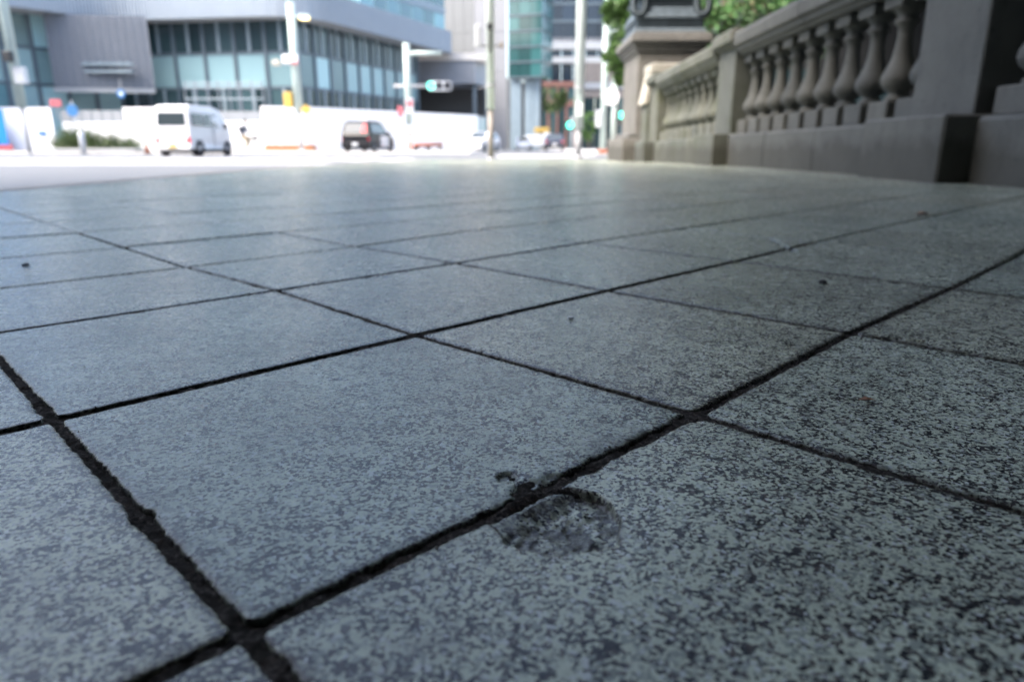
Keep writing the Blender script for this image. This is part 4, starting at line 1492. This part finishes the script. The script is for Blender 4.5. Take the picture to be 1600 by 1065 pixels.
# ------------------------------------------------------------------ vehicles
def vehicle(name, label, cat, loc, heading, prof, width, paint, glass_side, rear_glass, wheels, wr, taper, belt, extra, group=None, top=None):
    """prof: side outline as (y forward, z); heading clockwise from +Y in degrees"""
    t_ = thing(name, label, cat, loc, -math.radians(heading), group)
    zt_ = max(p[1] for p in prof)
    ym0, ym1 = min(p[0] for p in prof), max(p[0] for p in prof)

    def hw(z, y=0):
        k = max(0, (z - belt) / (zt_ - belt))
        e = max(0, (abs(y - (ym0 + ym1) / 2) / ((ym1 - ym0) / 2) - .8) / .2)
        return width / 2 * (1 - taper * k) * (1 - .07 * e * e)
    bm = bmesh.new()
    n = len(prof)
    for s in (-1, 1):
        for (y, z) in prof:
            bm.verts.new((s * hw(z, y), y, z))
    bm.verts.ensure_lookup_table()
    for k in range(n):
        bm.faces.new([bm.verts[k], bm.verts[(k + 1) % n], bm.verts[n + (k + 1) % n], bm.verts[n + k]])
    side = []
    side.append(bm.faces.new([bm.verts[k] for k in range(n - 1, -1, -1)]))
    side.append(bm.faces.new([bm.verts[n + k] for k in range(n)]))
    bmesh.ops.recalc_face_normals(bm, faces=bm.faces[:])
    ed_ = set()
    for f in side:
        ed_.update(f.edges)
    bmesh.ops.bevel(bm, geom=list(ed_), offset=.06, segments=3, affect='EDGES', profile=.5)
    me = bpy.data.meshes.new('body')
    bm.to_mesh(me)
    bm.free()
    me.materials.append(paint)
    body = link('body', me, t_)
    for poly in glass_side:
        for s in (-1, 1):
            mb = MB()
            nn = len(poly)
            mb.add([(s * (hw(z, y) + .006), y, z) for y, z in poly] + [(s * (hw(z, y) - .05), y, z) for y, z in poly],
                   [(k, (k + 1) % nn, nn + (k + 1) % nn, nn + k) for k in range(nn)] + [tuple(range(nn)), tuple(range(2 * nn - 1, nn - 1, -1))])
            mb.build('side_window', M['carglass'], t_)
    for poly, nm in rear_glass:            # (y, z, halfwidth) rows
        mb = MB()
        vs_ = []
        for y, z, h_ in poly:
            vs_ += [(-h_, y, z), (h_, y, z)]
        off = -.012 if poly[0][0] < 0 else .012
        fr = [(x, y + off, z) for x, y, z in vs_]
        bk = [(x, y - off * 3, z) for x, y, z in vs_]
        mb.add(fr + bk, [(0, 1, 3, 2), (4, 6, 7, 5), (0, 2, 6, 4), (1, 5, 7, 3), (2, 3, 7, 6), (0, 4, 5, 1)])
        mb.build(nm, M['carglass'], t_)
    for y in wheels:
        for s in (-1, 1):
            x = s * (width / 2 - .09)
            w_ = MB().lathe([(wr * .62, -.085), (wr * .93, -.085), (wr, -.06), (wr, .06), (wr * .93, .085), (wr * .62, .085)], 24, caps=False).build('wheel', M['tyre'], t_, True)
            w_.rotation_euler = (0, math.pi / 2, 0)
            w_.location = (x + s * .03, y, wr)
            r_ = MB().lathe([(wr * .66, -.06), (wr * .6, .0), (wr * .2, .03), (wr * .66, .06)][:2] + [(wr * .2, .05), (wr * .02, .06)], 20)
            r2 = r_.build('rim', M['rim'], w_)
            r2.rotation_euler = (0, 0 if s > 0 else math.pi, 0)
            a_ = MB()
            for k in range(14):
                t0, t1_ = math.pi * k / 14, math.pi * (k + 1) / 14
                xa = s * (width / 2 + .004)
                a_.add([(xa, y + wr * 1.18 * math.cos(t0), wr + wr * 1.18 * math.sin(t0)), (xa, y + wr * 1.18 * math.cos(t1_), wr + wr * 1.18 * math.sin(t1_)),
                        (xa, y + wr * .98 * math.cos(t1_), wr + wr * .98 * math.sin(t1_)), (xa, y + wr * .98 * math.cos(t0), wr + wr * .98 * math.sin(t0)),
                        (xa - s * .12, y + wr * .98 * math.cos(t1_), wr + wr * .98 * math.sin(t1_)), (xa - s * .12, y + wr * .98 * math.cos(t0), wr + wr * .98 * math.sin(t0))],
                       [(0, 1, 2, 3), (3, 2, 4, 5)])
            a_.build('wheel_arch', M['dark'], t_, fix=False)
    extra(t_, body, hw)
    return t_


van_prof = [(-1.68, .28), (-1.70, .55), (-1.69, 1.0), (-1.62, 1.70), (-1.56, 1.83), (-1.35, 1.89), (.3, 1.90), (.75, 1.84), (.95, 1.76), (1.45, 1.10), (1.62, .95), (1.70, .7), (1.70, .42), (1.62, .25), (1.2, .24), (-1.3, .24)]


def van_extra(t_, body, hw):
    MB().bbox(-.70, .70, -1.78, -1.66, .24, .46, .03).build('rear_bumper', M['whitecar'], t_)
    MB().bbox(-.60, .60, -1.72, -1.5, .13, .239, .02).build('underbody', M['dark'], t_)
    MB().bbox(-.66, .66, -1.4, 1.5, .12, .238, .02).build('chassis', M['dark'], t_)
    for s in (-1, 1):
        MB().bbox(s * .62 - .085, s * .62 + .085, -1.735, -1.68, .47, .60, .015).build('tail_light', M['redlight'], t_)
        MB().bbox(s * .62 - .06, s * .62 + .06, -1.725, -1.68, .605, .72, .012).build('tail_light', M['redlight'], t_)
        MB().bbox(s * .80 - .07, s * .80 + .07, .98, 1.12, 1.08, 1.28, .03).build('door_mirror', M['dark'], t_)
        MB().bbox(s * .735 - .012, s * .735 + .012, -.15, 0.02, .96, 1.0, .006).build('door_handle', M['silver'], t_)
        MB().bbox(s * .5 - .14, s * .5 + .14, 1.66, 1.73, .66, .86, .02).build('headlight', M['silver'], t_)
        MB().box(s * .739 - .006, s * .739 + .006, .085, .105, .35, 1.1).build('door_seam', M['dark'], t_)
    MB().bbox(-.165, .165, -1.80, -1.782, .30, .44, .005).build('number_plate', M['yellow'], t_)
    MB().bbox(-.2, .2, -1.735, -1.70, .84, .89, .008).build('tailgate_handle', M['silver'], t_)
    MB().box(-.66, .66, -1.712, -1.69, .475, .485).build('tailgate_seam', M['dark'], t_)
    MB().tube((.15, -1.4, 1.35), (-.2, -1.67, 1.3), .008).build('rear_wiper', M['dark'], t_)


vp = at(284, 240, 26.6)
vehicle('delivery_van', 'small boxy white delivery van seen from its rear right corner', 'van', (at(302, 240, 28.6).x, 29.0, ROADZ), 4, van_prof, 1.47,
        M['whitecar'],
        [[(-1.42, 1.16), (-1.40, 1.58), (-.62, 1.60), (-.62, 1.14)], [(-.54, 1.14), (-.54, 1.60), (.02, 1.60), (.02, 1.12)], [(.10, 1.12), (.10, 1.60), (.62, 1.58), (1.10, 1.08)]],
        [([(-1.685, 1.14, .56), (-1.632, 1.60, .53)], 'rear_window'), ([(1.42, 1.14, .62), (1.0, 1.70, .56)], 'windscreen')],
        (-1.12, 1.18), .28, .12, 1.0, van_extra)

taxi_prof = [(-2.05, .35), (-2.12, .55), (-2.10, .95), (-2.0, 1.10), (-1.82, 1.62), (-1.6, 1.72), (-.6, 1.76), (.2, 1.72), (1.0, 1.12), (1.25, 1.05), (2.0, .88), (2.15, .65), (2.15, .35), (1.9, .24), (-1.8, .24)]


def taxi_extra(t_, body, hw):
    MB().bbox(-.80, .80, -2.22, -2.09, .30, .62, .04).build('rear_bumper', M['blackcar'], t_)
    for s in (-1, 1):
        MB().bbox(s * .76 - .03, s * .76 + .03, -2.13, -2.03, .68, .82, .02).build('tail_light', M['redlight'], t_)
        MB().bbox(s * .92 - .09, s * .92 + .09, .75, .9, 1.02, 1.18, .03).build('door_mirror', M['blackcar'], t_)
        MB().box(s * .852 - .008, s * .852 + .008, -.45, .95, .36, .98).build('door_reflection', M['silver'], t_)  # reflection on the black door, put in as a silver panel
        MB().bbox(s * .6 - .18, s * .6 + .18, 2.08, 2.18, .66, .82, .03).build('headlight', M['silver'], t_)
    MB().bbox(-.165, .165, -2.235, -2.222, .42, .58, .004).build('number_plate', M['silver'], t_)
    MB().add([(.30, -2.03, 1.12), (.62, -2.03, 1.12), (.58, -1.875, 1.58), (.42, -1.875, 1.58)], [(0, 1, 2, 3)]).build('red_window_sticker', M['redlight'], t_)
    MB().bbox(-.22, .22, -.7, -.5, 1.76, 1.87, .03).build('roof_lamp', M['white'], t_)


vehicle('taxi', 'black taxi with a red sticker on its rear window', 'taxi', (at(574, 239, 40.5).x, 41.2, ROADZ), 9, taxi_prof, 1.70, M['blackcar'],
        [[(-1.7, 1.12), (-1.62, 1.56), (-.75, 1.60), (-.75, 1.10)], [(-.68, 1.10), (-.68, 1.60), (.12, 1.58), (.72, 1.12)]],
        [([(-2.005, 1.10, .68), (-1.845, 1.60, .60)], 'rear_window'), ([(.98, 1.14, .70), (.22, 1.70, .60)], 'windscreen')],
        (-1.35, 1.35), .32, .18, 1.0, taxi_extra)

car_prof = [(-2.0, .35), (-2.08, .6), (-2.02, .95), (-1.85, 1.02), (-1.4, 1.45), (-.9, 1.52), (.1, 1.50), (.9, 1.02), (1.9, .88), (2.1, .65), (2.1, .35), (1.9, .24), (-1.8, .24)]


def car_extra(t_, body, hw):
    for s in (-1, 1):
        MB().bbox(s * .70 - .07, s * .70 + .07, -2.11, -2.0, .74, .88, .02).build('tail_light', M['redlight'], t_)
        MB().bbox(s * .6 - .17, s * .6 + .17, 2.02, 2.14, .66, .8, .03).build('headlight', M['silver'], t_)
        MB().bbox(s * .9 - .08, s * .9 + .08, .6, .72, .98, 1.1, .03).build('door_mirror', M['dark'], t_)
    MB().bbox(-.75, .75, -2.14, -2.04, .3, .5, .03).build('rear_bumper', M['dark'], t_)
    MB().bbox(-.17, .17, -2.155, -2.142, .52, .66, .004).build('number_plate', M['white'], t_)


cg = [[(-1.45, 1.04), (-1.2, 1.38), (-.55, 1.42), (-.55, 1.02)], [(-.48, 1.02), (-.48, 1.42), (.1, 1.40), (.66, 1.02)]]
crg = [([(-1.80, 1.06, .62), (-1.42, 1.42, .55)], 'rear_window'), ([(.88, 1.05, .66), (.14, 1.47, .56)], 'windscreen')]
vehicle('saloon_car', 'dark silver car driving away down the far street', 'car', (at(870, 221, 62).x, 66, ROADZ), 2, car_prof, 1.7, M['darkcar'], cg, crg, (-1.3, 1.3), .31, .18, .95, car_extra)
vehicle('saloon_car', 'pale blue white car half hidden behind the central tan pole', 'car', (at(752, 228, 56).x, 56, ROADZ), 200, car_prof, 1.7, M['whitecar'], cg, crg, (-1.3, 1.3), .31, .18, .95, car_extra)
vehicle('saloon_car', 'white car parked in the far street left of the dark silver car', 'car', (at(818, 215, 84).x, 84, ROADZ), 182, car_prof, 1.7, M['whitecar'], cg, crg, (-1.3, 1.3), .31, .18, .95, car_extra)


# ------------------------------------------------------------------ cyclist
def skin_body(name, joints, edges, mat_, parent):
    me = bpy.data.meshes.new(name)
    me.from_pydata([j[0] for j in joints], edges, [])
    o = link(name, me, parent)
    me.materials.append(mat_)
    sm = o.modifiers.new('skin', 'SKIN')
    o.modifiers.new('sub', 'SUBSURF').levels = 1
    o.modifiers['sub'].render_levels = 1
    for k, (_, r) in enumerate(joints):
        me.skin_vertices[0].data[k].radius = (r, r)
        me.skin_vertices[0].data[k].use_root = k == 0
    return o


def fixed(o):
    """turn a modifier-built body into plain mesh data"""
    dg = bpy.context.evaluated_depsgraph_get()
    me = bpy.data.meshes.new_from_object(o.evaluated_get(dg))
    o.modifiers.clear()
    o.data = me
    return o


cb = at(386, 236, 40)
bike = thing('bicycle', 'dark city bicycle ridden past the low white wall', 'bicycle', (cb.x, 40, ROADZ), math.radians(0))
for y in (-.52, .52):
    wh = MB()
    for k in range(24):
        a0, a1 = 2 * math.pi * k / 24, 2 * math.pi * (k + 1) / 24
        wh.tube((y + .31 * math.cos(a0), 0, .33 + .31 * math.sin(a0)), (y + .31 * math.cos(a1), 0, .33 + .31 * math.sin(a1)), .02, n=6, caps=False)
    for k in range(8):
        a0 = math.pi * k / 8
        wh.tube((y - .3 * math.cos(a0), 0, .33 - .3 * math.sin(a0)), (y + .3 * math.cos(a0), 0, .33 + .3 * math.sin(a0)), .003, n=4)
    wh.build('wheel', M['tyre'], bike)
fr = MB()
for a_, b_ in (((-.52, 0, .33), (-.05, 0, .30)), ((-.05, 0, .30), (-.2, 0, .82)), ((-.05, 0, .30), (.36, 0, .78)), ((-.17, 0, .72), (.38, 0, .82)), ((-.52, 0, .33), (-.17, 0, .72)), ((.52, 0, .33), (.34, 0, .98))):
    fr.tube(a_, b_, .018, n=8)
fr.build('frame', M['dark'], bike)
MB().bbox(-.32, -.08, -.07, .07, .83, .90, .02).build('saddle', M['dark'], bike)
MB().tube((.34, -.27, 1.0), (.34, .27, 1.0), .016).build('handlebar', M['pole'], bike)
MB().bbox(.42, .70, -.17, .17, .72, .95, .02).build('basket', M['dark'], bike)
pe = thing('person', 'cyclist in a navy jacket and khaki trousers riding the dark bicycle', 'person', (cb.x, 40, ROADZ))
J = [((-.18, 0, .97), .13), ((-.1, 0, 1.18), .12), ((0.0, 0, 1.40), .125), ((.03, 0, 1.50), .055), ((.06, 0, 1.58), .06),
     ((0, .17, 1.41), .06), ((.14, .22, 1.19), .047), ((.32, .22, 1.03), .034), ((0, -.17, 1.41), .06), ((.14, -.22, 1.19), .047), ((.32, -.22, 1.03), .034),
     ((-.16, .10, .93), .09), ((.20, .12, .83), .07), ((.04, .12, .42), .045), ((.16, .12, .36), .04),
     ((-.16, -.10, .93), .09), ((.16, -.12, .66), .07), ((-.1, -.12, .26), .045), ((.02, -.12, .2), .04)]
Eg = [(0, 1), (1, 2), (2, 3), (3, 4), (2, 5), (5, 6), (6, 7), (2, 8), (8, 9), (9, 10), (0, 11), (11, 12), (12, 13), (13, 14), (0, 15), (15, 16), (16, 17), (17, 18)]
fixed(skin_body('body', J, Eg, M['navy'], pe))
MB().lathe([(.02, 1.545), (.06, 1.57), (.082, 1.63), (.09, 1.69), (.08, 1.76), (.045, 1.80), (.0, 1.81)], 16, .08, 0, False).build('head', M['skin'], pe, True)
MB().lathe([(.094, 1.66), (.098, 1.71), (.086, 1.78), (.05, 1.82), (.0, 1.83)], 16, .065, 0, False).build('hair', M['hair'], pe, True)
for s, hip, kn, an in ((1, J[11], J[12], J[13]), (-1, J[15], J[16], J[17])):
    MB().tube(hip[0], kn[0], .105, .085, 12).tube(kn[0], an[0], .085, .06, 12).build('trouser_leg', M['khaki'], pe, True)
bg_ = MB().bbox(-.32, -.12, -.15, .15, 1.12, 1.48, .05).build('backpack', M['dark'], pe)

# ------------------------------------------------------------------ loose grit along the joints
gr = MB()
for k in range(900):
    i, j = random.randint(-1, 4), random.randint(-1, 4)
    p, q = gv(i, j), (gv(i, j + 1) if random.random() < .5 else gv(i + 1, j))
    d = (q - p) / np.linalg.norm(q - p)
    c = p + (q - p) * random.random() + np.array([-d[1], d[0]]) * random.gauss(0, .007 if k % 4 else .05)
    if c[1] < .15:
        continue
    r = random.choice((.0004, .0006, .0009, .0014))
    o_ = Vector((c[0], c[1], r * .5 - .0004))
    pts = [o_ + Vector(v) * r * random.uniform(.6, 1.2) for v in ((1, 0, 0), (0, 1, 0), (-1, 0, 0), (0, -1, 0), (0, 0, .9), (0, 0, -.9))]
    gr.add(pts, [(0, 1, 4), (1, 2, 4), (2, 3, 4), (3, 0, 4), (1, 0, 5), (2, 1, 5), (3, 2, 5), (0, 3, 5)])
go = gr.build('grit', M['gritmix'], None, fix=False)
go['kind'] = 'stuff'

# ------------------------------------------------------------------ small litter on the slabs
q_ = onz(892, 499, 0)
pc = MB().bbox(-.003, .003, -.002, .002, .0005, .003, .0006).build('paper_scrap', M['paper'])
pc.location = (q_.x, q_.y, 0)
tag(pc, 'tiny white paper scrap in the middle of a grey slab', 'litter')
q_ = onz(1285, 443, 0)
pc = MB().lathe([(.002, .0), (.0062, .001), (.005, .004), (.001, .0055)], 7).build('dark_pebble', M['grit'])
pc.location = (q_.x, q_.y, 0)
tag(pc, 'small dark pebble lying on the slab at the right', 'pebble')
q_ = onz(41, 416, 0)
pc = MB().lathe([(.002, .0), (.006, .001), (.005, .004), (.001, .0055)], 7).build('dark_pebble', M['grit'])
pc.location = (q_.x, q_.y, 0)
tag(pc, 'small dark pebble lying on the slab at the far left', 'pebble')
q_ = onz(1352, 627, 0)
pc = MB().add([(-.006, 0, .001), (0, -.0022, .0022), (.007, 0, .001), (0, .002, .003), (0, 0, .0005)], [(0, 1, 3), (1, 2, 3), (0, 4, 1), (1, 4, 2), (0, 3, 4), (2, 4, 3)]).build('leaf_fragment', M['dryleaf'])
pc.location = (q_.x, q_.y, .0005)
tag(pc, 'brown dry leaf fragment on the slab at the right', 'leaf')
q_ = onz(1440, 336, zg(2.4))
pc = MB().add([(-.03, -.018, .002), (0, -.009, .008), (.03, .012, .003), (0, .008, .009), (0, 0, .001)], [(0, 1, 3), (1, 2, 3), (0, 4, 1), (1, 4, 2), (0, 3, 4), (2, 4, 3)]).build('dead_leaf', M['dryleaf'])
pc.location = (q_.x, q_.y, .0)
tag(pc, 'curled brown dead leaf caught in a joint near the balustrade', 'leaf')
